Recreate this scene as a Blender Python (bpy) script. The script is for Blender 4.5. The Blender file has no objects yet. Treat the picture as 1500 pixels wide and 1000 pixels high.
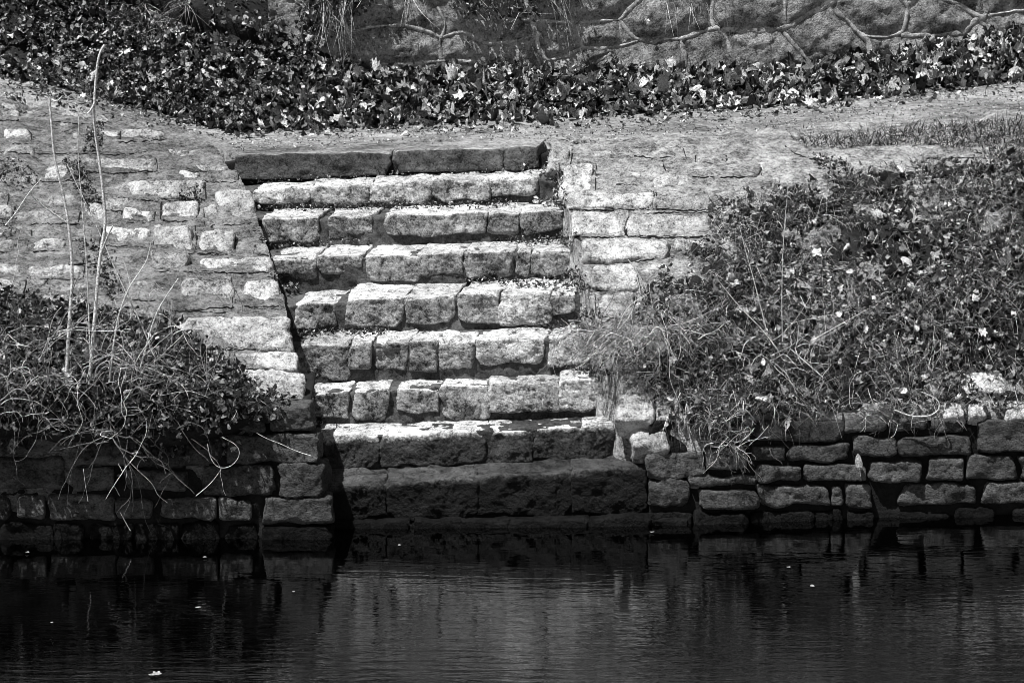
import bpy, math, random
import numpy as np
from mathutils import Vector
from mathutils.bvhtree import BVHTree

# ------------------------------------------------------------------ camera, world, sun, exposure
PITCH = math.radians(12.5); FPX = 5000.0; DW = 18.0
H = DW * math.tan(PITCH + math.atan(269.0 / FPX))
sc = bpy.context.scene
cam_d = bpy.data.cameras.new('camera'); cam = bpy.data.objects.new('camera', cam_d)
sc.collection.objects.link(cam); sc.camera = cam
cam.location = (0, 0, H); cam.rotation_euler = (math.pi / 2 - PITCH, 0, 0)
cam_d.sensor_width = 36; cam_d.lens = FPX / 1500 * 36; cam_d.clip_start = 0.1; cam_d.clip_end = 2000

SUN_V = Vector((-0.30, -0.23, 0.92)).normalized()          # towards the sun: high, from the left, a little in front of the wall
world = bpy.data.worlds.new('World'); sc.world = world; world.use_nodes = True
wn = world.node_tree; bg = wn.nodes['Background']
sky = wn.nodes.new('ShaderNodeTexSky'); sky.sky_type = 'NISHITA'; sky.sun_disc = False
sky.sun_elevation = math.asin(SUN_V.z); sky.sun_rotation = math.atan2(SUN_V.x, SUN_V.y)
bw = wn.nodes.new('ShaderNodeRGBToBW')
wn.links.new(sky.outputs[0], bw.inputs[0]); wn.links.new(bw.outputs[0], bg.inputs[0])
bg.inputs[1].default_value = 0.05
sl = bpy.data.lights.new('sun', 'SUN'); sl.energy = 5.0; sl.angle = math.radians(0.5); sl.color = (1, 1, 1)
so = bpy.data.objects.new('sun', sl); sc.collection.objects.link(so); so.location = (-6, 10, 12)
so.rotation_euler = SUN_V.to_track_quat('Z', 'Y').to_euler()
sc.view_settings.view_transform = 'Standard'; sc.view_settings.look = 'None'
sc.view_settings.exposure = 0.8; sc.view_settings.gamma = 1

rng = np.random.default_rng(7)
random.seed(7)
COL = sc.collection
CAM = np.array([0, 0, H])

# ------------------------------------------------------------------ maths helpers
def ray(px, py):
    u = (px - 750) / FPX; v = -(py - 500) / FPX
    return np.array([u, math.cos(PITCH) + v * math.sin(PITCH), -math.sin(PITCH) + v * math.cos(PITCH)])
def at_Y(px, py, Y):
    r = ray(px, py); return CAM + r * (Y / r[1])
def at_z(px, py, z):
    r = ray(px, py); return CAM + r * ((z - H) / r[2])
def on_plane(px, py, p, n):
    r = ray(px, py); return CAM + r * (np.dot(p - CAM, n) / np.dot(r, n))
def nrm(v):
    v = np.asarray(v, float); return v / (np.linalg.norm(v) + 1e-12)

def _hash(ix, iy, iz, seed):
    h = (ix * 374761393 + iy * 668265263 + iz * 2147483647 + seed * 974634777) & 0xFFFFFFFF
    h = ((h ^ (h >> 13)) * 1274126177) & 0xFFFFFFFF
    h = ((h ^ (h >> 16)) * 2246822519) & 0xFFFFFFFF
    return ((h ^ (h >> 15)) & 0xFFFFFF) / float(0xFFFFFF)
def vnoise(p, seed=0):
    p = np.asarray(p, float); i = np.floor(p).astype(np.int64); f = p - i
    f = f * f * f * (f * (f * 6 - 15) + 10); r = 0
    for dx in (0, 1):
        wx = f[:, 0] if dx else 1 - f[:, 0]
        for dy in (0, 1):
            wy = f[:, 1] if dy else 1 - f[:, 1]
            for dz in (0, 1):
                wz = f[:, 2] if dz else 1 - f[:, 2]
                r = r + wx * wy * wz * _hash(i[:, 0] + dx, i[:, 1] + dy, i[:, 2] + dz, seed)
    return r * 2 - 1
def fbm(p, octs=4, seed=0, lac=2.03, gain=0.5):
    a = 1; s = 0; p = np.asarray(p, float)
    for o in range(octs):
        s = s + a * vnoise(p + 17.3 * o, seed + o * 31); p = p * lac; a *= gain
    return s

# ------------------------------------------------------------------ object helpers
def mesh_obj(name, V, F, mat=None, parent=None, smooth=True, attr=None):
    V = np.asarray(V, np.float32); me = bpy.data.meshes.new(name)
    if isinstance(F, np.ndarray): F = [F]
    F = [np.asarray(f, np.int32) for f in F if len(f)]
    nl = sum(f.size for f in F); nf = sum(len(f) for f in F)
    me.vertices.add(len(V)); me.vertices.foreach_set('co', V.ravel())
    me.loops.add(nl); me.loops.foreach_set('vertex_index', np.concatenate([f.ravel() for f in F]))
    starts = []; tot = 0
    for f in F:
        k = f.shape[1]; starts.append(np.arange(len(f)) * k + tot); tot += f.size
    me.polygons.add(nf); me.polygons.foreach_set('loop_start', np.concatenate(starts).astype(np.int32))
    me.update(calc_edges=True)
    if smooth: me.polygons.foreach_set('use_smooth', np.ones(nf, bool))
    if attr is not None:
        a = me.attributes.new('tone', 'FLOAT', 'POINT'); a.data.foreach_set('value', np.asarray(attr, np.float32))
    me.validate(); me.update()
    if mat: me.materials.append(mat)
    o = bpy.data.objects.new(name, me); COL.objects.link(o)
    if parent:
        o.parent = parent; o.matrix_parent_inverse = parent.matrix_world.inverted()
    return o
def tag(o, label=None, cat=None, group=None, kind=None):
    if label: o['label'] = label
    if cat: o['category'] = cat
    if group: o['group'] = group
    if kind: o['kind'] = kind
    return o
def empty(name, loc, label, cat, group=None):
    o = bpy.data.objects.new(name, None); COL.objects.link(o); o.location = loc
    o.empty_display_size = 0.1
    bpy.context.view_layer.update()
    return tag(o, label, cat, group)

# ------------------------------------------------------------------ materials (everything in the photograph is grey)
def nodes(name):
    m = bpy.data.materials.new(name); m.use_nodes = True
    return m, m.node_tree, m.node_tree.nodes['Principled BSDF']
def G(v): return (v, v, v, 1)
def N(t, kind, **kw):
    n = t.nodes.new(kind)
    for k, v in kw.items():
        if k in n.inputs: n.inputs[k].default_value = v
        else: setattr(n, k, v)
    return n
def ramp(t, src, stops):
    r = t.nodes.new('ShaderNodeValToRGB'); t.links.new(src, r.inputs[0])
    e = r.color_ramp.elements
    e[0].position, e[0].color = stops[0][0], G(stops[0][1])
    e[1].position, e[1].color = stops[-1][0], G(stops[-1][1])
    for p, v in stops[1:-1]:
        x = e.new(p); x.color = G(v)
    return r.outputs[0]
def math_(t, op, a, b, clamp=False):
    n = t.nodes.new('ShaderNodeMath'); n.operation = op; n.use_clamp = clamp
    for i, x in enumerate((a, b)):
        if isinstance(x, (int, float)): n.inputs[i].default_value = x
        else: t.links.new(x, n.inputs[i])
    return n.outputs[0]
def rock(name, lo, hi, stretch=(1, 1, 1), pit=0.6, bump=1.0, rough=0.85, spec=0.25, vary=0.35, big=4.0, grain=90.0, dist=0.012, algae=None):
    m, t, b = nodes(name)
    geo = N(t, 'ShaderNodeNewGeometry'); mp = N(t, 'ShaderNodeMapping'); mp.inputs['Scale'].default_value = stretch
    t.links.new(geo.outputs['Position'], mp.inputs[0]); P = mp.outputs[0]
    def noise(scale, det=6, ro=0.6, d=0.0):
        n = N(t, 'ShaderNodeTexNoise', Scale=scale, Detail=det, Roughness=ro, Distortion=d); t.links.new(P, n.inputs['Vector']); return n.outputs[0]
    nb = noise(big, 5, 0.62, 0.6); nm = noise(22, 8, 0.7, 0.4); ng = noise(grain, 6, 0.75)
    vo = N(t, 'ShaderNodeTexVoronoi', Scale=55.0); t.links.new(P, vo.inputs['Vector'])
    cr = N(t, 'ShaderNodeTexVoronoi', Scale=9.0, feature='DISTANCE_TO_EDGE')
    dn = N(t, 'ShaderNodeVectorMath', operation='ADD'); nn = N(t, 'ShaderNodeTexNoise', Scale=14.0, Detail=4.0)
    t.links.new(P, nn.inputs['Vector'])
    sc_ = N(t, 'ShaderNodeVectorMath', operation='SCALE'); sc_.inputs['Scale'].default_value = 0.12
    t.links.new(nn.outputs['Color'], sc_.inputs[0]); t.links.new(P, dn.inputs[0]); t.links.new(sc_.outputs[0], dn.inputs[1])
    t.links.new(dn.outputs[0], cr.inputs['Vector'])
    mix = math_(t, 'ADD', math_(t, 'MULTIPLY', nb, 0.40), math_(t, 'ADD', math_(t, 'MULTIPLY', nm, 0.40), math_(t, 'MULTIPLY', ng, 0.40)))
    base = ramp(t, mix, [(0.50, lo), (0.6, lo + (hi - lo) * 0.45), (0.70, hi)])
    pits = ramp(t, math_(t, 'MULTIPLY', nm, ng), [(0.14, 1 - pit), (0.22, 1)])
    crk = ramp(t, cr.outputs[0], [(0.0, 1 - pit * 0.7), (0.012, 1)])
    oi = N(t, 'ShaderNodeObjectInfo')
    if algae is not None:        # dark algae on the stone below a ragged waterline: level = a + b * X
        a0, b0, lvl = algae; sx = N(t, 'ShaderNodeSeparateXYZ'); t.links.new(geo.outputs['Position'], sx.inputs[0])
        hz = math_(t, 'SUBTRACT', math_(t, 'SUBTRACT', sx.outputs['Z'], a0), math_(t, 'MULTIPLY', sx.outputs['X'], b0))
        hz = math_(t, 'ADD', hz, math_(t, 'MULTIPLY', math_(t, 'SUBTRACT', nm, 0.5), 0.09))
        base = math_(t, 'MULTIPLY', base, ramp(t, math_(t, 'MULTIPLY', math_(t, 'ADD', hz, 0.1), 5), [(0.30, lvl), (0.46, 1)]))
    var = math_(t, 'ADD', math_(t, 'MULTIPLY', oi.outputs['Random'], vary), 1 - vary / 2)
    c = math_(t, 'MULTIPLY', math_(t, 'MULTIPLY', base, pits), math_(t, 'MULTIPLY', crk, var))
    t.links.new(c, b.inputs['Base Color'])
    b.inputs['Roughness'].default_value = rough; b.inputs['Specular IOR Level'].default_value = spec
    hgt = math_(t, 'ADD', math_(t, 'ADD', math_(t, 'MULTIPLY', nm, 1.3), math_(t, 'MULTIPLY', ng, 0.8)),
                math_(t, 'ADD', math_(t, 'MULTIPLY', crk, 0.25), math_(t, 'MULTIPLY', vo.outputs[0], 0.25)))
    bp = N(t, 'ShaderNodeBump', Strength=bump, Distance=dist); t.links.new(hgt, bp.inputs['Height']); t.links.new(bp.outputs[0], b.inputs['Normal'])
    return m
def leafy(name, lo, hi, gam=1.0, rough=0.5, spec=0.4, trans=0.15):
    m, t, b = nodes(name)
    at = N(t, 'ShaderNodeAttribute', attribute_name='tone')
    geo = N(t, 'ShaderNodeNewGeometry')
    n = N(t, 'ShaderNodeTexNoise', Scale=110.0, Detail=6.0, Roughness=0.7); t.links.new(geo.outputs['Position'], n.inputs['Vector'])
    p = math_(t, 'POWER', at.outputs['Fac'], gam)
    v = math_(t, 'ADD', math_(t, 'MULTIPLY', p, hi - lo), lo)
    c = math_(t, 'MULTIPLY', v, ramp(t, n.outputs[0], [(0.36, 0.22), (0.5, 0.75), (0.64, 1.35)]))
    bp = N(t, 'ShaderNodeBump', Strength=0.9, Distance=0.006); t.links.new(n.outputs[0], bp.inputs['Height']); t.links.new(bp.outputs[0], b.inputs['Normal'])
    t.links.new(c, b.inputs['Base Color'])
    b.inputs['Roughness'].default_value = rough; b.inputs['Specular IOR Level'].default_value = spec
    return m
M_step = rock('hewn_step_stone', 0.08, 0.85, pit=0.7, bump=1.3)
M_tread = rock('sunlit_worn_tread_stone', 0.12, 0.85, pit=0.8, bump=1.2)  # step tops paler: foot wear, plus sunlight put into the colour
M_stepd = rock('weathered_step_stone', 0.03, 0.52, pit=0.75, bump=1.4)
M_slab = rock('dark_slab_stone', 0.02, 0.16, pit=0.7, bump=1.1)
M_quay = rock('mossy_quay_stone', 0.010, 0.115, stretch=(1, 1, 1.6), pit=0.65, rough=0.75, vary=0.6)
M_wet = rock('wet_weed_stone', 0.001, 0.012, pit=0.6, rough=0.6, spec=0.08, vary=0.5, bump=1.3)
M_flank = rock('pale_wall_stone', 0.10, 0.62, pit=0.7, bump=1.3)
M_mort = rock('old_mortar', 0.015, 0.10, pit=0.4, bump=0.6, vary=0.1)
M_mortd = rock('dark_joint_earth', 0.002, 0.012, pit=0.4, bump=0.8, vary=0.1)
M_render = rock('cement_render', 0.05, 0.42, stretch=(1, 1.2, 2.2), pit=0.7, bump=1.3, vary=0.1, big=5.0, grain=70, dist=0.02)
M_render_r = rock('pale_cement_render', 0.09, 0.68, stretch=(1, 1.2, 2.2), pit=0.7, bump=1.3, vary=0.1, big=5.0, grain=70, dist=0.02)
M_wall = rock('retaining_wall_stone', 0.06, 0.46, pit=0.55, bump=1.2, vary=0.1, big=5.0)
M_flank_d = rock('faded_wall_stone', 0.05, 0.50, pit=0.7, bump=1.3, vary=0.8)
M_joint = rock('raised_pointing', 0.14, 0.62, pit=0.5, bump=0.5, vary=0.1)
M_path = rock('gravel_path', 0.05, 0.42, stretch=(0.8, 1.6, 1), pit=0.6, bump=1.2, vary=0.05, big=2.0, grain=60.0)
M_soil = rock('dark_soil', 0.002, 0.018, pit=0.3, bump=1.0, vary=0.1)
M_leaf = leafy('dead_leaf', 0.006, 0.66, gam=2.2)
M_ivy = leafy('ivy_leaf', 0.005, 0.50, gam=2.2, rough=0.38, spec=0.5)
M_grass = leafy('dry_grass', 0.01, 0.70, gam=2.2, rough=0.6)
M_cane = leafy('bare_cane', 0.06, 0.85, gam=1.0, rough=0.6)
M_gravel = leafy('gravel_chip', 0.05, 0.60, gam=1.3, rough=0.8, spec=0.2)

# ------------------------------------------------------------------ terrain patches: control points are (px, py, distance), i.e. places on the bank
def patch_points(ctrl, nu, nv):
    C = np.array([[at_Y(*c) for c in row] for row in ctrl]); R, K = C.shape[:2]
    # smooth (Catmull-Rom) resampling in both directions
    def cr(A, n):
        k = A.shape[0]; t = np.linspace(0, k - 1, n); i = np.minimum(t.astype(int), k - 2); f = (t - i).reshape(-1, *([1] * (A.ndim - 1)))
        g = lambda j: A[np.clip(j, 0, k - 1)]
        p0, p1, p2, p3 = g(i - 1), g(i), g(i + 1), g(i + 2)
        lin = p1 + (p2 - p1) * f
        cub = 0.5 * ((2 * p1) + (-p0 + p2) * f + (2 * p0 - 5 * p1 + 4 * p2 - p3) * f ** 2 + (-p0 + 3 * p1 - 3 * p2 + p3) * f ** 3)
        return 0.5 * lin + 0.5 * cub
    A = cr(C, nv); A = np.swapaxes(cr(np.swapaxes(A, 0, 1), nu), 0, 1)
    return A
def grid_faces(nv, nu):
    i = np.arange(nv * nu).reshape(nv, nu)
    return np.stack([i[:-1, :-1].ravel(), i[1:, :-1].ravel(), i[1:, 1:].ravel(), i[:-1, 1:].ravel()], 1)
SURF = {}
def patch(key, name, ctrl, nu, nv, amp, mat, parent=None, skirts=(), nscale=4.0, seed=1):
    A = patch_points(ctrl, nu, nv)
    for s in skirts:
        if s == 'right': E = A[:, -1:].copy(); E[..., 2] -= 0.9; E[..., 0] += 0.03; A = np.concatenate([A, E], 1)
        if s == 'left': E = A[:, :1].copy(); E[..., 2] -= 0.9; E[..., 0] -= 0.03; A = np.concatenate([E, A], 1)
        if s == 'front': E = A[:1].copy(); E[..., 2] -= 0.35; A = np.concatenate([E, A], 0)
        if s == 'bottom': E = A[-1:].copy(); E[..., 2] -= 1.2; A = np.concatenate([A, E], 0)
    nv2, nu2 = A.shape[:2]; V = A.reshape(-1, 3).copy()
    V[:, 2] += amp * fbm(V * nscale, 6, seed, gain=0.55); V[:, 1] += 0.4 * amp * fbm(V * nscale * 1.3 + 9, 4, seed + 5)
    F = grid_faces(nv2, nu2)
    # orientation upward
    a, b, c = V[F[:, 0]], V[F[:, 1]], V[F[:, 2]]
    if np.cross(b - a, c - a)[:, 2].mean() < 0: F = F[:, ::-1]
    o = mesh_obj(name, V, F, mat, parent)
    SURF[key] = (V, F)
    return o

# steps: name, left end (x, top y, Y), right end (x, top y, Y)
ROWS = [('ledge', 478, 766, 17.93, 948, 758, 17.98),
        ('r9', 478, 710, 18.00, 945, 683, 18.07), ('r8', 468, 639, 18.34, 925, 617, 18.32), ('r7', 455, 575, 18.63, 905, 549, 18.52),
        ('r6', 440, 505, 18.90, 872, 490, 18.66), ('r5', 432, 444, 19.20, 850, 427, 18.95), ('r4', 398, 377, 19.62, 848, 364, 19.34),
        ('r3', 384, 319, 19.98, 832, 309, 19.66), ('r2', 372, 279, 20.30, 815, 259, 19.98), ('r1', 345, 227, 20.60, 788, 213, 20.25)]
STEP = []
for n, xl, tl, yl, xr, tr, yr in ROWS:
    STEP.append((n, at_Y(xl, tl, yl), at_Y(xr, tr, yr)))

def _lv(k):
    L, R_ = STEP[k][1], STEP[k][2]; b_ = (R_[2] - L[2]) / (R_[0] - L[0]); return L[2] - b_ * L[0], b_
_a, _b = _lv(1); M_alg = rock('algae_stone', 0.006, 0.09, pit=0.8, rough=0.6, spec=0.2, vary=0.4, algae=(_a - 0.002, _b, 0.06))
_a, _b = _lv(2); M_step8 = rock('damp_step_stone', 0.08, 0.66, pit=0.7, rough=0.7, spec=0.3, algae=(_a - 0.006, _b, 0.10))
# ------------------------------------------------------------------ a hewn stone
def box_grid(nx, ny, nz):
    """surface of a cube [-1,1]^3: x right, y depth, z up; no back face"""
    V = []; F = []; off = 0
    def add(P, n1, n2, flip):
        nonlocal off
        f = grid_faces(n1, n2); f = f[:, ::-1] if flip else f
        V.append(P.reshape(-1, 3)); F.append(f + off); off += n1 * n2
    lx = np.linspace(-1, 1, nx); ly = np.linspace(-1, 1, ny); lz = np.linspace(-1, 1, nz)
    Z, X = np.meshgrid(lz, lx, indexing='ij')
    add(np.stack([X, -np.ones_like(X), Z], -1), nz, nx, True)
    for s in (-1, 1):
        Y, X = np.meshgrid(ly, lx, indexing='ij'); add(np.stack([X, Y, s * np.ones_like(X)], -1), ny, nx, s > 0)
        Z, Y = np.meshgrid(lz, ly, indexing='ij'); add(np.stack([s * np.ones_like(Y), Y, Z], -1), nz, ny, s > 0)
    return np.concatenate(V), np.concatenate(F)
def stone(quad, depth_v, seed, r=0.022, amp=0.010, cuts=6, cell=0.009, warp=0.012, name='stone', mat=None, parent=None, top=None):
    """quad = BL, BR, TR, TL of the front face; depth_v points into the wall"""
    q = [np.asarray(p, float) for p in quad]; dv = np.asarray(depth_v, float)
    a = (np.linalg.norm(q[1] - q[0]) + np.linalg.norm(q[2] - q[3])) / 4
    b = (np.linalg.norm(q[3] - q[0]) + np.linalg.norm(q[2] - q[1])) / 4
    c = np.linalg.norm(dv) / 2
    nx = int(np.clip(2 * a / cell, 6, 70)); nz = int(np.clip(2 * b / cell, 5, 45)); ny = int(np.clip(2 * c / cell / 1.4, 5, 26))
    U, F = box_grid(nx, ny, nz)
    D = np.array([a, c, b]); P = U * D
    rg = np.random.default_rng(seed)
    rr = min(r * rg.uniform(0.7, 1.4), a * 0.5, b * 0.5, c * 0.5)
    inner = np.clip(P, -(D - rr), D - rr); d = P - inner; L = np.linalg.norm(d, axis=1, keepdims=True)
    P = inner + d / np.maximum(L, 1e-9) * rr
    for k in range(cuts):
        n = np.array([rg.uniform(-1, 1), -rg.uniform(0.1, 0.9), rg.choice([-1, 1]) * rg.uniform(0.3, 1)]); n /= np.linalg.norm(n)
        sup = (np.abs(n) * D).sum() * rg.uniform(0.86, 0.97)
        e = np.maximum(0, P @ n - sup); P -= e[:, None] * n * 0.92
    off = rg.uniform(0, 100, 3)
    P[:, 0] += warp * vnoise(P * 9 + off, seed) ; P[:, 2] += warp * 0.8 * vnoise(P * 10 + off + 31, seed + 1)
    nd = P / np.maximum(np.linalg.norm(P / D, axis=1, keepdims=True), 1e-6) / D.mean(); nd /= np.maximum(np.linalg.norm(nd, axis=1, keepdims=True), 1e-6)
    q9 = fbm(P * 9 + off, 2, seed + 3)
    h = amp * (0.55 * q9 + 0.45 * np.round(q9 * 3.5 + 0.6 * vnoise(P * 30 + off, seed + 2)) / 2.2 + 0.42 * fbm(P * 38 + off, 4, seed + 7, gain=0.7))
    P += nd * h[:, None]
    s = (P[:, 0] / a + 1) / 2; t = (P[:, 2] / b + 1) / 2; w = (P[:, 1] / c + 1) / 2
    W = ((1 - s) * (1 - t))[:, None] * q[0] + (s * (1 - t))[:, None] * q[1] + (s * t)[:, None] * q[2] + ((1 - s) * t)[:, None] * q[3] + w[:, None] * dv
    # weld the face borders
    key = np.round(U * 1000).astype(np.int64); _, idx, inv = np.unique(key, axis=0, return_index=True, return_inverse=True)
    inv = inv.ravel()
    if name is None: return W[idx], inv[F]
    o = mesh_obj(name, W[idx], inv[F], mat, parent)
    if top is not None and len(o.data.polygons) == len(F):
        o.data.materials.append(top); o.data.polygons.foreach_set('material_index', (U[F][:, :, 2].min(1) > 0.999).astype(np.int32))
    return o
SEED = [100]
def nseed():
    SEED[0] += 1; return SEED[0]

# ------------------------------------------------------------------ the staircase
st = empty('stone_staircase', tuple(at_Y(710, 768, 18.0)), 'uneven flight of old stone steps climbing from the dark water to the path', 'staircase')
def step_bed(i, mat, inset=0.012):
    td = 0.06 if inset > 0.02 else 0.017
    n, L, R = STEP[i]; d = R - L; u = nrm([d[0], d[1], 0])
    L2 = L - d / np.linalg.norm(d[:2]) * 0.22; R2 = R + d / np.linalg.norm(d[:2]) * 0.22
    if i + 1 < len(STEP): Ln, Rn = STEP[i + 1][1], STEP[i + 1][2]; back = (np.linalg.norm((Ln - L)[:2]) + np.linalg.norm((Rn - R)[:2])) / 2 + 0.12
    else: back = 0.6
    zb = -0.25 if i < 2 else STEP[i - 1][1][2] - 0.12
    fw = np.array([-u[1], u[0], 0])          # into the bank
    nu = 150; nf, nt = 26, 22
    s = np.linspace(0, 1, nu)[:, None]; E = L2 + (R2 - L2) * s
    rows = []
    for k in range(nf):
        P = E + fw * (inset - 0.010 * (1 - k / (nf - 1)) ** 2 * 2); P[:, 2] = zb + (E[:, 2] - td - zb) * k / (nf - 1); rows.append(P)
    for k in range(1, nt):
        P = E + fw * (inset + (back - inset) * k / (nt - 1)); P[:, 2] = E[:, 2] - td; rows.append(P)
    A = np.array(rows); V = A.reshape(-1, 3)
    V = V + 0.010 * np.stack([0 * V[:, 0], -fbm(V * 14, 4, 50 + i), fbm(V * 14 + 7, 4, 80 + i)], 1)
    return mesh_obj('step', V, grid_faces(*A.shape[:2])[:, ::-1], mat, st)
def step_stones(i, specs, mat, bed):
    n, L, R = STEP[i]; d = R - L; u = nrm([d[0], d[1], 0]); fw = np.array([-u[1], u[0], 0])
    if i + 1 < len(STEP): back = np.linalg.norm((STEP[i + 1][1] + STEP[i + 1][2] - L - R)[:2] / 2) + 0.05
    else: back = 0.34
    for sp in specs:
        x0, x1, t0, t1, b0, b1 = sp[:6]; x0 -= 1.5; x1 += 1.5; m = sp[6] if len(sp) > 6 else mat
        quad = [on_plane(x0, b0, L, fw), on_plane(x1, b1, L, fw), on_plane(x1, t1, L, fw), on_plane(x0, t0, L, fw)]
        off = -fw * random.uniform(0.004, 0.018)
        quad = [q + off for q in quad]
        s = nseed()
        kw = dict(cuts=8, amp=0.0095, r=0.010, cell=0.0065, warp=0.015) if n not in ('r1',) else dict(cuts=3, amp=0.009, r=0.014, warp=0.012, cell=0.0075)
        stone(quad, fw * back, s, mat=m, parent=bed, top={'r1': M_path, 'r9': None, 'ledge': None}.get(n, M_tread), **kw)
SPEC = {
 'ledge': ([(478, 600, 765, 763, 800, 800), (604, 742, 763, 761, 800, 800), (745, 860, 761, 760, 800, 800), (862, 950, 760, 758, 800, 800)], M_wet, M_wet),
 'r9': ([(476, 566, 712, 706, 765, 763), (568, 700, 706, 699, 762, 760), (702, 838, 699, 690, 760, 757), (840, 948, 690, 681, 757, 755)], M_alg, M_alg),
 'r8': ([(467, 556, 640, 636, 690, 685), (558, 714, 636, 631, 684, 680), (718, 780, 631, 629, 679, 678), (783, 850, 629, 625, 678, 674), (852, 928, 622, 614, 674, 670)], M_step8, M_alg),
 'r7': ([(455, 511, 577, 573, 610, 612), (519, 566, 573, 571, 615, 617), (583, 643, 571, 569, 603, 607), (648, 715, 567, 563, 612, 615), (717, 819, 561, 557, 604, 604, M_step), (821, 906, 555, 549, 602, 594, M_step)], M_stepd, M_mort),
 'r6': ([(438, 512, 506, 502, 556, 556), (514, 541, 501, 500, 540, 540), (549, 598, 500, 500, 544, 544), (600, 641, 500, 499, 545, 546), (642, 692, 500, 498, 544, 541), (700, 797, 498, 495, 536, 534, M_step), (804, 872, 493, 490, 537, 530, M_step)], M_stepd, M_mort),
 'r5': ([(432, 492, 446, 443, 480, 482), (506, 590, 437, 436, 484, 478), (593, 666, 435, 433, 474, 473), (674, 730, 431, 430, 472, 472), (734, 806, 430, 429, 476, 474, M_step), (808, 840, 429, 428, 462, 455)], M_stepd, M_mort),
 'r4': ([(397, 462, 379, 376, 412, 412), (465, 530, 375, 373, 402, 402), (537, 613, 374, 373, 413, 411), (614, 677, 372, 371, 405, 404), (681, 750, 370, 368, 409, 408), (756, 776, 368, 367, 405, 405), (778, 850, 367, 364, 408, 399)], M_stepd, M_mort),
 'r3': ([(384, 466, 320, 318, 356, 353), (480, 545, 318, 316, 352, 350), (563, 712, 315, 312, 346, 343), (714, 761, 312, 311, 344, 345), (762, 834, 311, 309, 345, 334)], M_stepd, M_mort),
 'r2': ([(372, 451, 280, 275, 300, 298), (454, 538, 273, 270, 300, 299), (540, 633, 269, 266, 297, 297), (637, 716, 264, 262, 294, 293), (717, 784, 261, 260, 288, 286, M_step)], M_step, M_mort),
 'r1': ([(347, 573, 227, 221, 265, 256), (575, 737, 221, 215, 254, 249), (738, 788, 215, 213, 249, 247)], M_slab, M_mortd),  # near-black bed paints in the shade of the gaps beside the slab
}
for i, (n, L, R) in enumerate(STEP):
    specs, ms, mb = SPEC[n]
    bed = step_bed(i, mb, 0.03 if n == 'r1' else 0.011)
    step_stones(i, specs, ms, bed)
    if n == 'r1':
        bed['label'] = 'dark cut slab forming the top step'

# ------------------------------------------------------------------ banks, walls and path
LF = [[(-700, 75, 21.9), (-400, 90, 21.7), (0, 128, 21.5), (160, 160, 21.4), (250, 185, 21.2), (308, 204, 21.0)],
      [(-700, 100, 21.3), (-400, 110, 21.3), (0, 140, 21.2), (160, 176, 21.0), (250, 198, 20.85), (312, 216, 20.7)],
      [(-700, 205, 20.3), (-400, 213, 20.3), (0, 225, 20.3), (160, 238, 20.3), (260, 250, 20.25), (352, 262, 20.2)],
      [(-700, 325, 19.4), (-400, 330, 19.4), (0, 335, 19.4), (160, 342, 19.45), (290, 348, 19.5), (388, 352, 19.5)],
      [(-700, 450, 18.5), (-400, 450, 18.5), (0, 450, 18.5), (160, 452, 18.55), (300, 455, 18.65), (420, 458, 18.7)],
      [(-700, 560, 17.95), (-400, 560, 17.95), (0, 560, 17.95), (160, 565, 17.98), (310, 570, 18.0), (430, 574, 18.1)],
      [(-700, 600, 17.78), (-400, 600, 17.78), (0, 600, 17.78), (160, 600, 17.8), (310, 600, 17.8), (430, 600, 17.85)]]
RF = [[(806, 203, 20.55), (1000, 194, 20.7), (1200, 188, 20.75), (1500, 165, 20.8), (1900, 135, 20.9), (2250, 110, 21.0)],
      [(810, 217, 20.25), (1000, 212, 20.25), (1200, 207, 20.3), (1500, 186, 20.3), (1900, 160, 20.35), (2250, 140, 20.4)],
      [(828, 290, 19.6), (1000, 290, 19.6), (1200, 280, 19.65), (1500, 262, 19.7), (1900, 240, 19.8), (2250, 225, 19.85)],
      [(850, 375, 19.0), (1000, 375, 19.0), (1200, 370, 19.1), (1500, 355, 19.2), (1900, 335, 19.25), (2250, 325, 19.3)],
      [(876, 465, 18.55), (1000, 465, 18.6), (1200, 465, 18.7), (1500, 455, 18.75), (1900, 445, 18.8), (2250, 440, 18.85)],
      [(912, 560, 18.25), (1000, 560, 18.3), (1200, 555, 18.4), (1500, 545, 18.5), (1900, 535, 18.55), (2250, 530, 18.6)],
      [(952, 634, 18.14), (1010, 625, 18.1), (1200, 612, 18.2), (1500, 602, 18.28), (1900, 592, 18.4), (2250, 585, 18.5)]]
lw = empty('embankment_wall', tuple(at_Y(200, 590, 17.9)), 'sloping cement faced rubble wall left of the steps behind the tall bare canes', 'wall')
rw = empty('embankment_wall', tuple(at_Y(1000, 600, 18.2)), 'pale sloping stone wall right of the steps, half buried under grass and leaves', 'wall')
patch('LF', 'wall_face', LF, 620, 480, 0.028, M_render, lw, skirts=('right', 'bottom'), nscale=5, seed=3)
patch('RF', 'wall_face', RF, 560, 440, 0.028, M_render_r, rw, skirts=('left', 'bottom'), nscale=5, seed=8)
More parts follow.
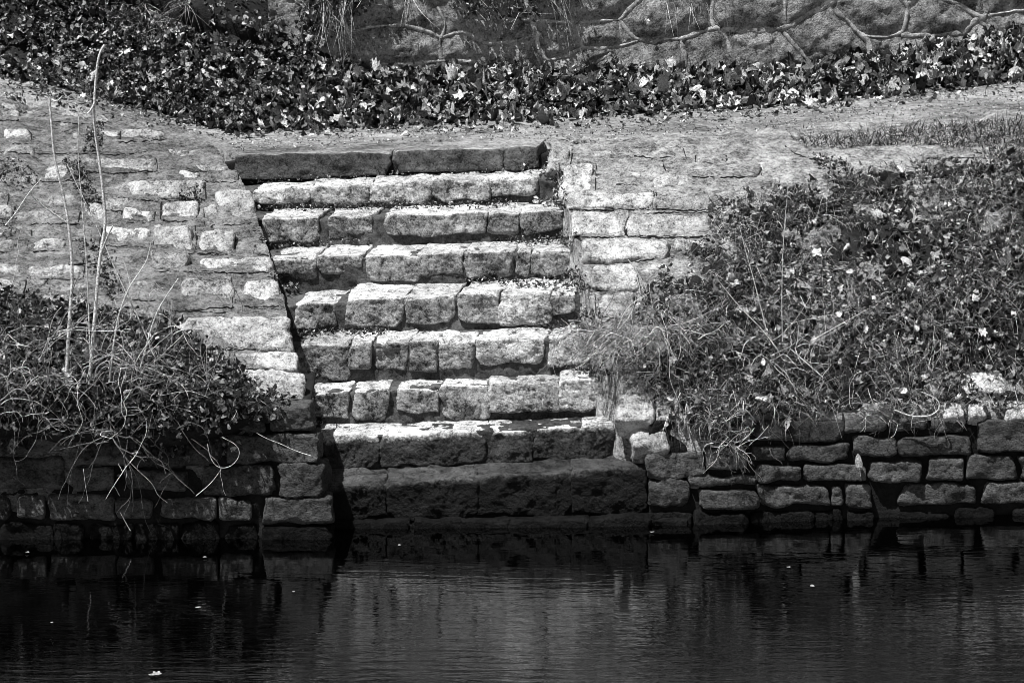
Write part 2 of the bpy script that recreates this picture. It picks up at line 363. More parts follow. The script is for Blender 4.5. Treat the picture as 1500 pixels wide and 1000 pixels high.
PA = [[(-700, 100, 21.25), (0, 132, 21.15), (200, 178, 21.0), (345, 222, 20.75), (580, 216, 20.62), (800, 208, 20.45), (1000, 206, 20.45), (1200, 200, 20.5), (1500, 180, 20.5), (1900, 150, 20.6), (2300, 125, 20.7)],
      [(-700, 80, 21.8), (0, 115, 21.8), (200, 160, 21.5), (345, 196, 21.25), (580, 186, 21.3), (800, 178, 21.35), (1000, 165, 21.5), (1200, 150, 21.7), (1500, 122, 21.9), (1900, 95, 22.2), (2300, 70, 22.4)],
      [(-700, 60, 22.2), (0, 95, 22.2), (200, 140, 21.9), (345, 172, 21.6), (580, 168, 21.6), (800, 160, 21.7), (1000, 148, 21.8), (1200, 132, 22.0), (1500, 100, 22.3), (1900, 78, 22.6), (2300, 55, 22.8)]]
tag(patch('PA', 'path', PA, 520, 90, 0.008, M_path, nscale=7, seed=12, skirts=('front',)), 'pale gravel towpath running along the top of the steps', None, None, 'structure')
BK = [[(-700, 70, 22.0), (0, 112, 21.85), (200, 158, 21.55), (345, 193, 21.3), (580, 182, 21.35), (800, 174, 21.42), (1000, 162, 21.6), (1200, 146, 21.75), (1500, 116, 22.0), (1900, 90, 22.3), (2300, 66, 22.5)],
      [(-700, 20, 22.2), (0, 60, 22.1), (200, 95, 21.85), (345, 140, 21.55), (580, 142, 21.6), (800, 136, 21.7), (1000, 132, 21.85), (1200, 115, 22.05), (1500, 80, 22.35), (1900, 50, 22.6), (2300, 25, 22.9)],
      [(-700, -30, 22.4), (0, 0, 22.3), (200, 30, 22.05), (345, 70, 21.75), (580, 108, 21.95), (800, 104, 22.1), (1000, 106, 22.25), (1200, 94, 22.45), (1500, 48, 22.75), (1900, 15, 23.1), (2300, -5, 23.4)],
      [(-700, -120, 22.6), (0, -90, 22.5), (200, -50, 22.2), (345, 10, 21.85), (580, 100, 22.3), (800, 98, 22.45), (1000, 100, 22.6), (1200, 90, 22.8), (1500, 44, 23.1), (1900, 10, 23.4), (2300, -10, 23.8)],
      [(-700, -170, 24.2), (0, -170, 24.2), (200, -160, 24.2), (345, -150, 24.0), (580, 96, 22.5), (800, 94, 22.65), (1000, 96, 22.8), (1200, 86, 23.0), (1500, 40, 23.3), (1900, 6, 23.6), (2300, -14, 24.0)]]
tag(patch('BK', 'ground', BK, 300, 90, 0.03, M_soil, nscale=4, seed=15), 'dark soil bank rising behind the path', None, None, 'structure')

# retaining wall behind the path, with raised pointing between its polygonal stones
WL, WR = at_Y(450, 100, 21.93), at_Y(1500, 45, 22.72)
wu = nrm([WR[0] - WL[0], WR[1] - WL[1], 0]); wnv = np.array([wu[1], -wu[0], 0]); WP = np.array([WL[0], WL[1], 0.0])
JOINTS = [[(440, 96), (476, 93), (500, 90), (536, 89), (575, 98), (610, 118)], [(575, 98), (584, 93), (608, 95), (646, 88), (700, 92)], [(470, 52), (531, 43), (557, 38), (589, 36), (632, 48), (645, 56)],
          [(645, 56), (646, 86)], [(645, 56), (680, 44), (704, 62), (728, 65), (776, 57), (790, 48)], [(640, 10), (655, 35), (645, 56)], [(790, 72), (786, 52), (780, 31)],
          [(700, 25), (760, 28), (780, 31), (818, 32), (845, 34), (907, 29)], [(845, 36), (850, 52), (854, 70)], [(790, 72), (799, 89), (828, 84), (854, 70)],
          [(854, 70), (881, 72), (914, 65), (934, 61)], [(907, 31), (914, 62)], [(907, 31), (922, 48), (934, 61), (996, 57), (1020, 50), (1044, 40), (1068, 45), (1116, 45), (1140, 42)],
          [(1044, 0), (1042, 20), (1046, 38)], [(1061, 48), (1070, 75), (1078, 100)], [(996, 57), (1004, 80), (1010, 110)], [(799, 89), (790, 110)], [(895, 78), (870, 92), (862, 108)],
          [(1140, 42), (1154, 40), (1183, 22), (1217, 5), (1235, -12), (1262, -30)], [(1150, -8), (1151, 30)], [(1147, 48), (1171, 74), (1186, 92)], [(1222, 12), (1248, 38), (1272, 60), (1274, 74)],
          [(1260, 54), (1318, 53), (1328, 34), (1331, 5), (1316, -4), (1290, -25)], [(1331, 5), (1350, -4)], [(1320, 53), (1370, 52), (1414, 49)], [(1306, 62), (1298, 88)],
          [(1140, 105), (1200, 96), (1260, 84), (1289, 81)], [(1414, 49), (1428, 30), (1447, 24), (1442, 0), (1436, -30)], [(1447, 24), (1476, 17), (1500, 15), (1560, 8), (1640, 14)],
          [(1370, -6), (1409, 9), (1436, 25)], [(1433, 28), (1445, 42), (1460, 60)], [(907, 29), (925, 10), (950, -10)], [(780, 31), (770, 5), (772, -20)], [(589, 36), (600, 10), (590, -20)],
          [(1560, 8), (1580, -40)], [(1640, 14), (1700, -10), (1800, -5)], [(1640, 14), (1650, 60)], [(470, 52), (440, 96)], [(470, 52), (455, 20), (430, 0)]]
jl = [[on_plane(x, y, WP, wnv) for x, y in J] for J in JOINTS]
def to_uv(P): P = np.asarray(P) - WP; return np.stack([P @ wu, P[..., 2]], -1)
# upper and outer part of the wall (outside the frame): a loose network of further joints
rgw = np.random.default_rng(4)
def wob(a, b, n=5):
    pts = [np.array(a) + (np.array(b) - np.array(a)) * k / n + rgw.normal(0, 0.02, 2) * (0 < k < n) for k in range(n + 1)]
    return pts
extra_uv = []
for r_ in range(3):
    z = 2.62 + 0.3 * r_
    xs = np.arange(-4, 10, 0.42) + rgw.uniform(-0.1, 0.1)
    pts = [np.array([x + rgw.uniform(-.06, .06), z + rgw.uniform(-.07, .07)]) for x in xs]
    for a, b in zip(pts[:-1], pts[1:]): extra_uv.append(wob(a, b, 3))
    for p in pts[::2]: extra_uv.append(wob(p, p + np.array([rgw.uniform(-.1, .1), 0.3]), 3))
for r_ in range(3):
    z = 1.9 + 0.27 * r_
    for u0, u1 in ((5.4, 10), (-4, -0.6)):
        xs = np.arange(u0, u1, 0.4); pts = [np.array([x, z + rgw.uniform(-.07, .07) + 0.05 * (x > 0)]) for x in xs]
        for a, b in zip(pts[:-1], pts[1:]): extra_uv.append(wob(a, b, 3))
        for p in pts[::2]: extra_uv.append(wob(p, p + np.array([rgw.uniform(-.1, .1), 0.27]), 3))
all_uv = [to_uv(j) for j in jl] + [np.array(e) for e in extra_uv]
def resample(P, step):
    P = np.asarray(P, float); d = np.r_[0, np.cumsum(np.linalg.norm(np.diff(P, axis=0), axis=1))]
    n = max(3, int(d[-1] / step)); t = np.linspace(0, d[-1], n)
    return np.stack([np.interp(t, d, P[:, k]) for k in range(P.shape[1])], 1)
def smooth_line(P, it=2):
    P = np.asarray(P, float)
    for _ in range(it):
        Q = [P[0]]
        for a, b in zip(P[:-1], P[1:]): Q += [a * 0.75 + b * 0.25, a * 0.25 + b * 0.75]
        P = np.array(Q + [P[-1]])
    return P
all_uv = [resample(smooth_line(j), 0.02) for j in all_uv]
JP = np.concatenate(all_uv)
rt = empty('retaining_wall', tuple(WP + wu * 2 + [0, 0, 1.8]), 'tall wall of big polygonal stones with raised pale mortar lines behind the path', 'wall')
us = np.concatenate([np.arange(-0.25, 5.6, 0.014), np.arange(5.6, 10, 0.06)]); vs = np.concatenate([np.arange(1.2, 1.8, 0.05), np.arange(1.8, 2.6, 0.012), np.arange(2.6, 3.5, 0.04)])
UU, VV = np.meshgrid(us, vs); Q = np.stack([UU.ravel(), VV.ravel()], 1)
dist = np.full(len(Q), 9.0)
for s in range(0, len(JP), 60):
    blk = JP[s:s + 60]; lo, hi = blk.min(0) - 0.12, blk.max(0) + 0.12
    m = ((Q > lo) & (Q < hi)).all(1)
    if m.any(): dist[m] = np.minimum(dist[m], np.sqrt(((Q[m][:, None] - blk[None]) ** 2).sum(-1)).min(1))
P3 = WP + Q[:, :1] * wu + np.outer(Q[:, 1], [0, 0, 1.0])
bul = 0.024 * (1 - np.exp(-(dist / 0.06) ** 1.5)) - 0.005 + 0.009 * fbm(P3 * 7, 6, 77, gain=0.65) * np.clip(dist / 0.05, 0.12, 1)
P3 = P3 + bul[:, None] * wnv
mesh_obj('wall_face', P3, grid_faces(len(vs), len(us)), M_wall, rt)
# raised ribs
def ribbon(line_uv, w, h, V, F, off):
    n = len(line_uv); T = np.gradient(line_uv, axis=0); T /= np.maximum(np.linalg.norm(T, axis=1, keepdims=True), 1e-9)
    S = np.stack([-T[:, 1], T[:, 0]], 1); cs = np.array([-1.1, -.7, 0, .7, 1.1]); hs = np.array([-0.004, h * .9, h, h * .9, -0.004])
    jx = np.arange(n)[:, None] * 0.16 + [off, 3.0, 7.0]; wv = w * (1 + 0.6 * vnoise(jx, 3) + 0.3 * vnoise(jx * 3, 4)); line_uv = line_uv + S * (0.006 * vnoise(jx * 1.2 + 40, 6))[:, None]
    P = np.zeros((n, 5, 3))
    for k in range(5):
        q = line_uv + S * (cs[k] * wv)[:, None]
        p = WP + q[:, :1] * wu + np.outer(q[:, 1], [0, 0, 1.0]) + wnv * hs[k]
        P[:, k] = p
    P = P.reshape(-1, 3); P += (0.004 * fbm(P * 30, 4, 5))[:, None] * wnv
    V.append(P); F.append(grid_faces(n, 5) + off); return off + n * 5
V, F, off = [], [], 0
for k, l in enumerate([l for l in all_uv if l[:, 0].min() > -0.25]): off = ribbon(l, 0.011 if k % 3 else 0.016, 0.0015, V, F, off)
mesh_obj('mortar_pointing', np.concatenate(V), np.concatenate(F), M_joint, rt)
# top of the wall, ground beyond
A = np.array([WP - wu * 0.25 + [0, 0, 3.45] + wnv * 0.05, WP + wu * 10 + [0, 0, 3.45] + wnv * 0.05, WP + wu * 10 + [0, 0, 3.45] - wnv * 0.35, WP - wu * 0.25 + [0, 0, 3.45] - wnv * 0.35])
cp = stone([A[0], A[1], A[1] + [0, 0, .12], A[0] + [0, 0, .12]], -wnv * 0.4, 5, cell=0.05, name='coping', mat=M_wall, parent=rt, cuts=0)

# far ground behind the wall and everywhere else on this side of the water
gx = np.array([-400, -60, -12, -6, 0, 6, 12, 60, 400.]); gy = np.array([23.6, 24.2, 27, 35, 60, 400.]); gz = [3.3, 3.35, 3.5, 3.8, 5, 12]
V = np.array([[x, y + 0.17 * np.clip(x, -6, 10), z] for y, z in zip(gy, gz) for x in gx]); V[(V[:, 0] < -1) & (V[:, 1] < 27), 2] -= 0.75; V[:, 2] += 0.1 * fbm(V * 0.3, 3, 2)
tag(mesh_obj('terrain', V, grid_faces(len(gy), len(gx)), M_soil), 'open ground above the retaining wall', None, None, 'structure')
# river bed
V = np.array([[x, y, -0.9 - (0.3 if y < 15 else 0)] for y in (-400, 0, 15, 19) for x in (-400, -10, 10, 400.)])
tag(mesh_obj('riverbed', V, grid_faces(4, 4), M_soil), 'dark bed under the water', None, None, 'structure')

# ------------------------------------------------------------------ quay walls of dark coursed blocks
ql = empty('quay_wall', tuple(at_z(250, 790, 0)), 'dark coursed block wall at the waterline left of the steps, under the bramble', 'wall')
qr = empty('quay_wall', tuple(at_z(1200, 765, 0)), 'dark coursed block wall at the waterline right of the steps, under the leafy bank', 'wall')
QLP = at_z(300, 790, 0); QLN = nrm([0.0, -1, 0.10])
QRa, QRb = at_z(950, 769, 0), at_z(1500, 756, 0); _u = nrm(QRb - QRa); QRN = nrm([_u[1], -_u[0], 0.10])
def wall_backing(P, n, x0, x1, ytop, parent, inset, end=None):
    c = [on_plane(x0, 830, P, n), on_plane(x1, 830, P, n), on_plane(x1, ytop, P, n), on_plane(x0, ytop, P, n)]
    nu, nv = 200, 60; s = np.linspace(0, 1, nu); t = np.linspace(0, 1, nv); S, T = np.meshgrid(s, t)
    A = ((1 - S) * (1 - T))[..., None] * c[0] + (S * (1 - T))[..., None] * c[1] + (S * T)[..., None] * c[2] + ((1 - S) * T)[..., None] * c[3]
    A = A - n * inset
    B = A[-1:].repeat(6, 0).copy(); B += np.array([0, 0.10, 0.01]) * np.arange(1, 7)[:, None, None]; A = np.concatenate([A, B])
    if end == 'right':
        B = A[:, -1:].repeat(10, 1).copy(); B += np.array([0, 0.03, 0]) * np.arange(1, 11)[None, :, None]; A = np.concatenate([A, B], 1)
    if end == 'left':
        B = A[:, :1].repeat(10, 1).copy(); B += np.array([0, 0.03, 0]) * np.arange(10, 0, -1)[None, :, None]; A = np.concatenate([B, A], 1)
    nv, nu = A.shape[:2]; V = A.reshape(-1, 3); V = V + n * (0.012 * fbm(V * 12, 4, 9))[:, None]
    mesh_obj('wall_core', V, grid_faces(nv, nu), M_mortd, parent)
wall_backing(QLP, QLN, -700, 452, 602, ql, 0.045, 'right')
wall_backing(QRa, QRN, 952, 2250, 618, qr, 0.045, 'left')
def quay_stones(specs, P, n, parent, depth=0.3):
    for sp in specs:
        x0, y0, x1, y1 = sp[:4]; m = sp[4] if len(sp) > 4 else (M_wet if y0 > 742 else M_quay); tl = sp[5] if len(sp) > 5 else 0
        j = lambda: random.uniform(-2.5, 2.5)
        qd = [on_plane(x0 + j() - tl, y1 + j() * .6, P, n), on_plane(x1 + j() - tl, y1 + j() * .6 - tl * .2, P, n), on_plane(x1 + j(), y0 + j() * .6 - tl * .2, P, n), on_plane(x0 + j(), y0 + j() * .6, P, n)]
        o = -n * random.uniform(-0.012, 0.018); qd = [q + o for q in qd]
        stone(qd, -n * depth, nseed(), r=0.017, amp=0.011, cuts=7, warp=0.015, mat=m, parent=parent)
def fill(x0, x1, y0, y1, wmin, wmax, gap=7):
    out = []; x = x0
    while x < x1:
        w = random.uniform(wmin, wmax); out.append((x, y0 + random.uniform(-2, 2), min(x + w, x1), y1)); x += w + gap
    return out
QL = [(-42, 668, 94, 716), (108, 685, 167, 719), (186, 690, 271, 718), (293, 683, 402, 727), (409, 682, 479, 729),
      (-60, 727, 11, 760), (24, 726, 62, 761), (70, 726, 166, 763), (171, 733, 224, 761), (234, 732, 314, 759), (317, 732, 366, 762), (384, 730, 486, 768),
      (2, 768, 76, 800), (80, 768, 120, 800), (130, 769, 192, 800), (196, 768, 262, 800), (265, 766, 321, 800), (328, 768, 380, 800), (384, 771, 487, 802),
      (330, 637, 467, 680), (392, 593, 458, 633), (-40, 632, 98, 663), (104, 636, 190, 680), (196, 640, 322, 684), (-40, 600, 60, 627), (66, 602, 180, 630), (186, 604, 300, 634), (306, 600, 388, 631)]
QL += fill(-700, -66, 602, 630, 50, 110) + fill(-700, -46, 634, 664, 50, 110) + fill(-700, -48, 669, 720, 60, 110) + fill(-700, -66, 727, 761, 50, 100) + fill(-700, -4, 768, 800, 50, 100)
quay_stones(QL, QLP, QLN, ql)
QR = [(946, 661, 1034, 701), (948, 704, 1010, 743), (1012, 697, 1112, 712), (1020, 717, 1106, 744, M_quay, -8), (1112, 684, 1172, 706), (1108, 710, 1213, 741, M_quay, -6), (1175, 680, 1272, 703),
      (1108, 616, 1238, 647), (1100, 655, 1156, 676), (1158, 652, 1246, 676), (1218, 711, 1234, 743), (1237, 709, 1276, 744), (1304, 614, 1358, 635), (1361, 614, 1414, 636), (1318, 640, 1422, 667),
      (1436, 617, 1540, 661), (1275, 676, 1352, 705), (1358, 670, 1412, 704), (1414, 668, 1491, 703), (1496, 666, 1570, 702), (1322, 711, 1430, 741), (1443, 708, 1560, 737), (1251, 640, 1312, 668), (1240, 614, 1300, 634),
      (1036, 655, 1094, 690), (1040, 622, 1100, 650), (952, 752, 1012, 790), (1020, 750, 1094, 790), (1100, 749, 1192, 790), (1198, 748, 1240, 790), (1243, 747, 1278, 790), (1404, 745, 1458, 790), (1488, 744, 1560, 790), (1322, 752, 1398, 790)]
QR += fill(1566, 2250, 615, 660, 60, 110) + fill(1577, 2250, 666, 702, 50, 110) + fill(1566, 2250, 708, 738, 50, 110) + fill(1566, 2250, 744, 790, 50, 110)
quay_stones(QR, QRa, QRN, qr)

# ------------------------------------------------------------------ stones set in the sloping walls
BV = {k: BVHTree.FromPolygons([tuple(v) for v in V], [tuple(int(i) for i in f) for f in F]) for k, (V, F) in SURF.items()}
def hit(px, py, keys):
    r = Vector(ray(px, py)).normalized(); best = None
    for k in keys:
        loc, n, i, d = BV[k].ray_cast(Vector(CAM), r, 60)
        if loc is not None and (best is None or d < best[2]):
            if n.z < 0: n = -n
            best = (np.array(loc), np.array(n), d)
    return best
def slope_stones(specs, key, parent, mat):
    for sp in specs:
        x0, y0, x1, y1 = sp[:4]; pr = sp[4] if len(sp) > 4 else 0.012; m = sp[5] if len(sp) > 5 else mat
        h = hit((x0 + x1) / 2, (y0 + y1) / 2, [key])
        if h is None: continue
        c, n, _ = h; n = nrm([0.04, -0.62, 0.78]); c = c + n * pr * 1.4
        j = lambda: random.uniform(-3, 3)
        qd = [on_plane(x0 + j(), y1 + j() * .7, c, n), on_plane(x1 + j(), y1 + j() * .7, c, n), on_plane(x1 + j(), y0 + j() * .7, c, n), on_plane(x0 + j(), y0 + j() * .7, c, n)]
        stone(qd, -n * 0.16, nseed(), r=0.03, amp=0.012, cuts=6, mat=m, parent=parent)
LS = [(122, 229, 228, 251), (262, 243, 330, 250), (262, 251, 292, 260), (165, 264, 298, 290, .02), (240, 293, 286, 322, .02), (318, 275, 371, 328, .015), (225, 327, 284, 369, .035), (290, 337, 344, 371, .03),
      (222, 365, 277, 395, .03), (150, 333, 222, 360, 0.0), (292, 376, 398, 398, .005), (262, 405, 338, 451, .02), (357, 411, 413, 449, .02), (255, 462, 426, 509, .03), (335, 514, 436, 538, .01), (350, 540, 445, 587, .03),
      (195, 410, 226, 440, .0), (45, 350, 96, 367, .01), (-6, 355, 20, 366, .01), (62, 240, 116, 264, .0), (18, 255, 52, 273, .005), (-10, 300, 18, 319, .01), (70, 284, 112, 302, .0), (124, 295, 153, 326, .01),
      (8, 152, 33, 162, .012), (38, 161, 66, 169, .012), (85, 178, 106, 190, .0), (105, 195, 126, 203, .008), (45, 406, 66, 418, .01), (188, 373, 216, 397, -.005), (374, 356, 392, 372, .01), (180, 305, 225, 325, -.002), (8, 188, 42, 210, -.002),
      (140, 192, 175, 205, -.004), (300, 300, 318, 330, -.004)]
LS += [(random.uniform(-650, -60), y, 0, 0) for y in (180, 235, 260, 290, 320, 350, 380, 410, 440, 470, 200, 300, 335, 395, 250)]
LS = [s if s[2] else (s[0], s[1], s[0] + random.uniform(40, 110), s[1] + random.uniform(18, 36)) for s in LS]
def filler(rows, existing, mat, wr=(38, 95), slope=0.0, prs=(0.004, 0.02), pskip=0.12):
    out = []; 
    for y0, y1, xa, xb in rows:
        x = xa
        while x < xb:
            w = random.uniform(*wr); dy = slope * (x - xa) + random.uniform(-3, 3); r = (x, y0 + dy, x + w, y1 + dy + random.uniform(-2, 2))
            ok = all(min(r[2], e[2]) - max(r[0], e[0]) < 5 or min(r[3], e[3]) - max(r[1], e[1]) < 4 for e in existing)
            if ok and random.random() > pskip: out.append(r + (random.uniform(*prs), mat)); x += w + random.uniform(5, 12)
            else: x += w * 0.3 if not ok else w
    return out
_o = (3, 2)
LS += filler([(155, 170, -200, 90), (178, 196, -200, 180), (203, 219, -200, 230), (230, 248, -200, 300), (254, 272, -200, 350), (276, 298, -200, 365), (302, 322, -200, 370), (328, 350, -200, 380), (354, 374, -200, 385), (378, 400, -200, 395), (404, 426, -200, 405), (430, 452, 60, 415), (456, 480, 150, 425), (484, 508, 200, 425), (512, 534, 300, 432), (538, 560, 330, 436), (562, 584, 350, 440)], LS, M_flank_d, slope=0.03)[:62]
slope_stones(LS, 'LF', lw, M_flank)
M_flr = rock('bright_wall_stone', 0.12, 0.72, pit=0.65, bump=1.3)
RS = [(823, 236, 872, 288, .03), (806, 216, 834, 250, .02), (833, 279, 958, 305, .03), (958, 286, 1060, 306, .01), (838, 307, 918, 346, .03), (918, 314, 1040, 345, .015), (852, 350, 981, 380, .035), (988, 348, 1032, 366, .01),
      (866, 386, 936, 424, .02), (876, 427, 930, 462, .02), (906, 574, 960, 615, .03), (962, 580, 1004, 616, .02), (928, 620, 978, 656, .03), (895, 250, 936, 268, .0), (958, 255, 1012, 275, .0), (1020, 225, 1062, 240, -.004), (868, 220, 902, 236, .0),
      (1050, 268, 1112, 292, .0), (1190, 226, 1242, 246, .0), (1110, 232, 1160, 250, -.004), (1150, 560, 1200, 585, .02), (1380, 586, 1415, 612, .03), (1418, 588, 1446, 608, .03), (1476, 586, 1532, 612, .02), (1150, 585, 1190, 606, .02), (1255, 575, 1300, 600, .02),
      (1340, 545, 1385, 580, .02), (1400, 545, 1470, 575, .01), (940, 385, 985, 420, .0)]
RS += filler([(212, 232, 815, 1500), (236, 258, 875, 1480), (262, 282, 880, 1400), (310, 330, 1000, 1060), (350, 372, 985, 1030), (390, 410, 940, 980), (428, 450, 932, 960), (470, 492, 885, 940), (500, 525, 895, 940)], RS, M_render_r, wr=(50, 120), prs=(0.002, 0.012))[:60]
slope_stones(RS, 'RF', rw, M_flr)

# ------------------------------------------------------------------ water
m, t, b = nodes('river_water')
b.inputs['Base Color'].default_value = G(0.0); b.inputs['Roughness'].default_value = 0.0; b.inputs['IOR'].default_value = 2.1
b.inputs['Specular IOR Level'].default_value = 0.5
geo = N(t, 'ShaderNodeNewGeometry')
def wnoise(sx, sy, scale, det, dist=0.0):
    mp = N(t, 'ShaderNodeMapping'); mp.inputs['Scale'].default_value = (sx, sy, 1); mp.inputs['Rotation'].default_value = (0, 0, 0.06)
    t.links.new(geo.outputs['Position'], mp.inputs[0])
    n = N(t, 'ShaderNodeTexNoise', Scale=scale, Detail=det, Roughness=0.5, Distortion=dist); t.links.new(mp.outputs[0], n.inputs['Vector']); return n.outputs[0]
rip = wnoise(1.0, 4.5, 3.2, 3.0, 0.6); lon = wnoise(1.0, 1.3, 2.2, 2.0); fine = wnoise(1.6, 6.0, 7.0, 2.0)
sx = N(t, 'ShaderNodeSeparateXYZ'); t.links.new(geo.outputs['Position'], sx.inputs[0])
mask = ramp(t, math_(t, 'ADD', math_(t, 'ADD', math_(t, 'MULTIPLY', sx.outputs['X'], 0.10), math_(t, 'MULTIPLY', sx.outputs['Y'], -0.35)), 6.5), [(0.1, 0.08), (1.0, 1.0)])
hh = math_(t, 'ADD', math_(t, 'MULTIPLY', math_(t, 'ADD', math_(t, 'MULTIPLY', rip, 0.8), math_(t, 'MULTIPLY', fine, 0.22)), mask), math_(t, 'MULTIPLY', lon, 0.55))
bp = N(t, 'ShaderNodeBump', Strength=1.0, Distance=0.0042); t.links.new(hh, bp.inputs['Height']); t.links.new(bp.outputs[0], b.inputs['Normal'])
M_water = m
V = np.array([[x, y, 0] for y in (-300, 10, 14, 19.2) for x in (-300, -6, 6, 300.)])
tag(mesh_obj('water', V, grid_faces(4, 4), M_water), 'dark rippled river water reflecting the steps', None, None, 'structure')

# ------------------------------------------------------------------ vegetation builders
def frame(n):
    a = nrm(np.cross(n, [0.3, 1, 0.2])); return a, np.cross(n, a)
def maple(kind):
    """outline of a lobed leaf with teeth, unit size"""
    if kind == 0:
        ang = [90, 72, 62, 48, 38, 22, 12, -6, -16, -40, -62, -90]; rad = [1, .74, .66, .95, .85, .58, .8, .72, .55, .6, .4, .14]
    elif kind == 1:
        ang = [90, 76, 60, 50, 34, 14, 0, -18, -40, -60, -90]; rad = [1, .8, .6, .9, .66, .56, .82, .58, .6, .36, .12]
    else:
        ang = [90, 66, 44, 20, -5, -35, -62, -90]; rad = [1, .8, .62, .55, .5, .45, .35, .2]
    pts = [(math.cos(math.radians(a)) * r, math.sin(math.radians(a)) * r) for a, r in zip(ang, rad)]
    pts = pts + [(-x, y) for x, y in pts[-2:0:-1]]
    return np.array(pts)
LT = []
for k in range(3):
    o = maple(k); n = len(o); P = np.zeros((2 * n + 1, 3)); P[:n, :2] = o; P[n:2 * n, :2] = o * 0.5
    i = np.arange(n); j = (i + 1) % n
    quads = np.stack([i, j, n + j, n + i], 1); tris = np.stack([n + i, n + j, np.full(n, 2 * n)], 1)
    F = np.concatenate([np.stack([quads[:, 0], quads[:, 1], quads[:, 2]], 1), np.stack([quads[:, 0], quads[:, 2], quads[:, 3]], 1), tris])
    LT.append((P, F))
OV = (np.array([[0, -1, 0], [.42, -.45, .08], [.5, .1, .1], [.3, .6, .08], [0, 1, 0], [-.3, .6, .08], [-.5, .1, .1], [-.42, -.45, .08], [0, -.4, -.04], [0, .2, -.05]]) * [0.8, 0.5, 1],
      np.array([[0, 1, 8], [1, 2, 8], [2, 9, 8], [2, 3, 9], [3, 4, 9], [4, 5, 9], [5, 6, 9], [6, 8, 9], [6, 7, 8], [7, 0, 8]]))
def leaf_pts(T, size, curl, fold, rg):
    P = T.copy(); r2 = (P[:, :2] ** 2).sum(1)
    a = rg.uniform(0, 6.28); ax = P[:, 0] * math.cos(a) + P[:, 1] * math.sin(a)
    P[:, 2] += curl * r2 * rg.choice([-1, 1]) * 0.45 + fold * np.abs(P[:, 0]) * 0.6 + curl * 0.5 * np.sin(ax * 3 + a) + curl * 0.25 * np.sin(P[:, 1] * 6 + a * 2) * np.abs(P[:, 0])
    k = curl * rg.uniform(0.3, 2.6); P[:, 2] += (1 - np.cos(k * P[:, 0])) / max(k, 1e-3); P[:, 0] = np.sin(k * P[:, 0]) / max(k, 1e-3)
    P[:, 0] *= rg.uniform(0.6, 1.0)
    return P * size
def scatter_leaves(name, pts, mat, sizes, kinds=(0, 1, 2), tilt=0.9, curl=0.6, tones=None, oval=0.0, seed=1, parent=None, sink=0.0):
    rg = np.random.default_rng(seed); Vs, Fs, As = [], [], []; off = 0
    for k, (p, n) in enumerate(pts):
        if rg.random() < oval: T, F = OV
        else: T, F = LT[kinds[rg.integers(len(kinds))]]
        s = rg.uniform(*sizes); P = leaf_pts(T, s, curl * rg.uniform(0.4, 1.4), rg.uniform(-.3, .7), rg)
        nn = nrm(n + rg.normal(0, tilt, 3) * 0.6); a, b2 = frame(nn); th = rg.uniform(0, 6.28)
        e1 = a * math.cos(th) + b2 * math.sin(th); e2 = np.cross(nn, e1)
        W = p + P[:, :1] * e1 + P[:, 1:2] * e2 + P[:, 2:] * nn
        Vs.append(W); Fs.append(F + off); off += len(W)
        tn = rg.random() if tones is None else tones(rg, k); As.append(np.full(len(W), tn))
    return mesh_obj(name, np.concatenate(Vs), np.concatenate(Fs), mat, parent, smooth=True, attr=np.concatenate(As))
def tube_set(name, lines, mat, parent=None, tones=None, sides=5):
    """lines: list of (points Nx3, radius start, radius end)"""
    Vs, Fs, As = [], [], []; off = 0; cs = np.linspace(0, 2 * math.pi, sides, endpoint=False)
    for k, (P, r0, r1) in enumerate(lines):
        P = np.asarray(P, float); n = len(P); T = np.gradient(P, axis=0); T /= np.maximum(np.linalg.norm(T, axis=1, keepdims=True), 1e-9)
        up = np.array([0.31, 0.9, 0.2]); A = np.cross(T, up); A /= np.maximum(np.linalg.norm(A, axis=1, keepdims=True), 1e-9); B = np.cross(T, A)
        r = np.linspace(r0, r1, n)[:, None]
        ring = np.stack([P + r * (A * math.cos(c) + B * math.sin(c)) for c in cs], 1)
        i = np.arange(n * sides).reshape(n, sides); i2 = np.roll(i, -1, 1)
        F = np.stack([i[:-1].ravel(), i2[:-1].ravel(), i2[1:].ravel(), i[1:].ravel()], 1) + off
        Vs.append(ring.reshape(-1, 3)); Fs.append(F); off += n * sides
        As.append(np.full(n * sides, rng.random() if tones is None else tones[k]))
    return mesh_obj(name, np.concatenate(Vs), np.concatenate(Fs), mat, parent, attr=np.concatenate(As))
def blade_set(name, roots, mat, L=(0.05, 0.14), w=0.0022, parent=None, seed=3, lean=0.7, bias=(0, -0.3, 0), tonep=1.0, droop=1.0):
    rg = np.random.default_rng(seed); Vs, Fs, As = [], [], []; off = 0; n = 6
    t = np.linspace(0, 1, n)[:, None]
    for p, nn in roots:
        d = nrm(np.asarray(nn) + rg.normal(0, lean, 3) + np.asarray(bias)); l = rg.uniform(*L)
        side = nrm(np.cross(d, rg.normal(0, 1, 3))); sag = np.array([0, 0, -1.0]) * l * rg.uniform(0.1, 0.8) * droop
        sw = rg.normal(0, 0.25, 3) * l
        P = p + d * l * t + sag * t ** 2 + sw * t ** 2
        ww = w * rg.uniform(0.6, 1.5) * (1 - 0.85 * t ** 1.5)
        V = np.concatenate([P - side * ww, P + side * ww]); i = np.arange(n - 1)
        Vs.append(V); Fs.append(np.stack([i, i + 1, i + 1 + n, i + n], 1) + off); off += 2 * n
        As.append(np.full(2 * n, rg.random() ** tonep))
    return mesh_obj(name, np.concatenate(Vs), np.concatenate(Fs), mat, parent, attr=np.concatenate(As))
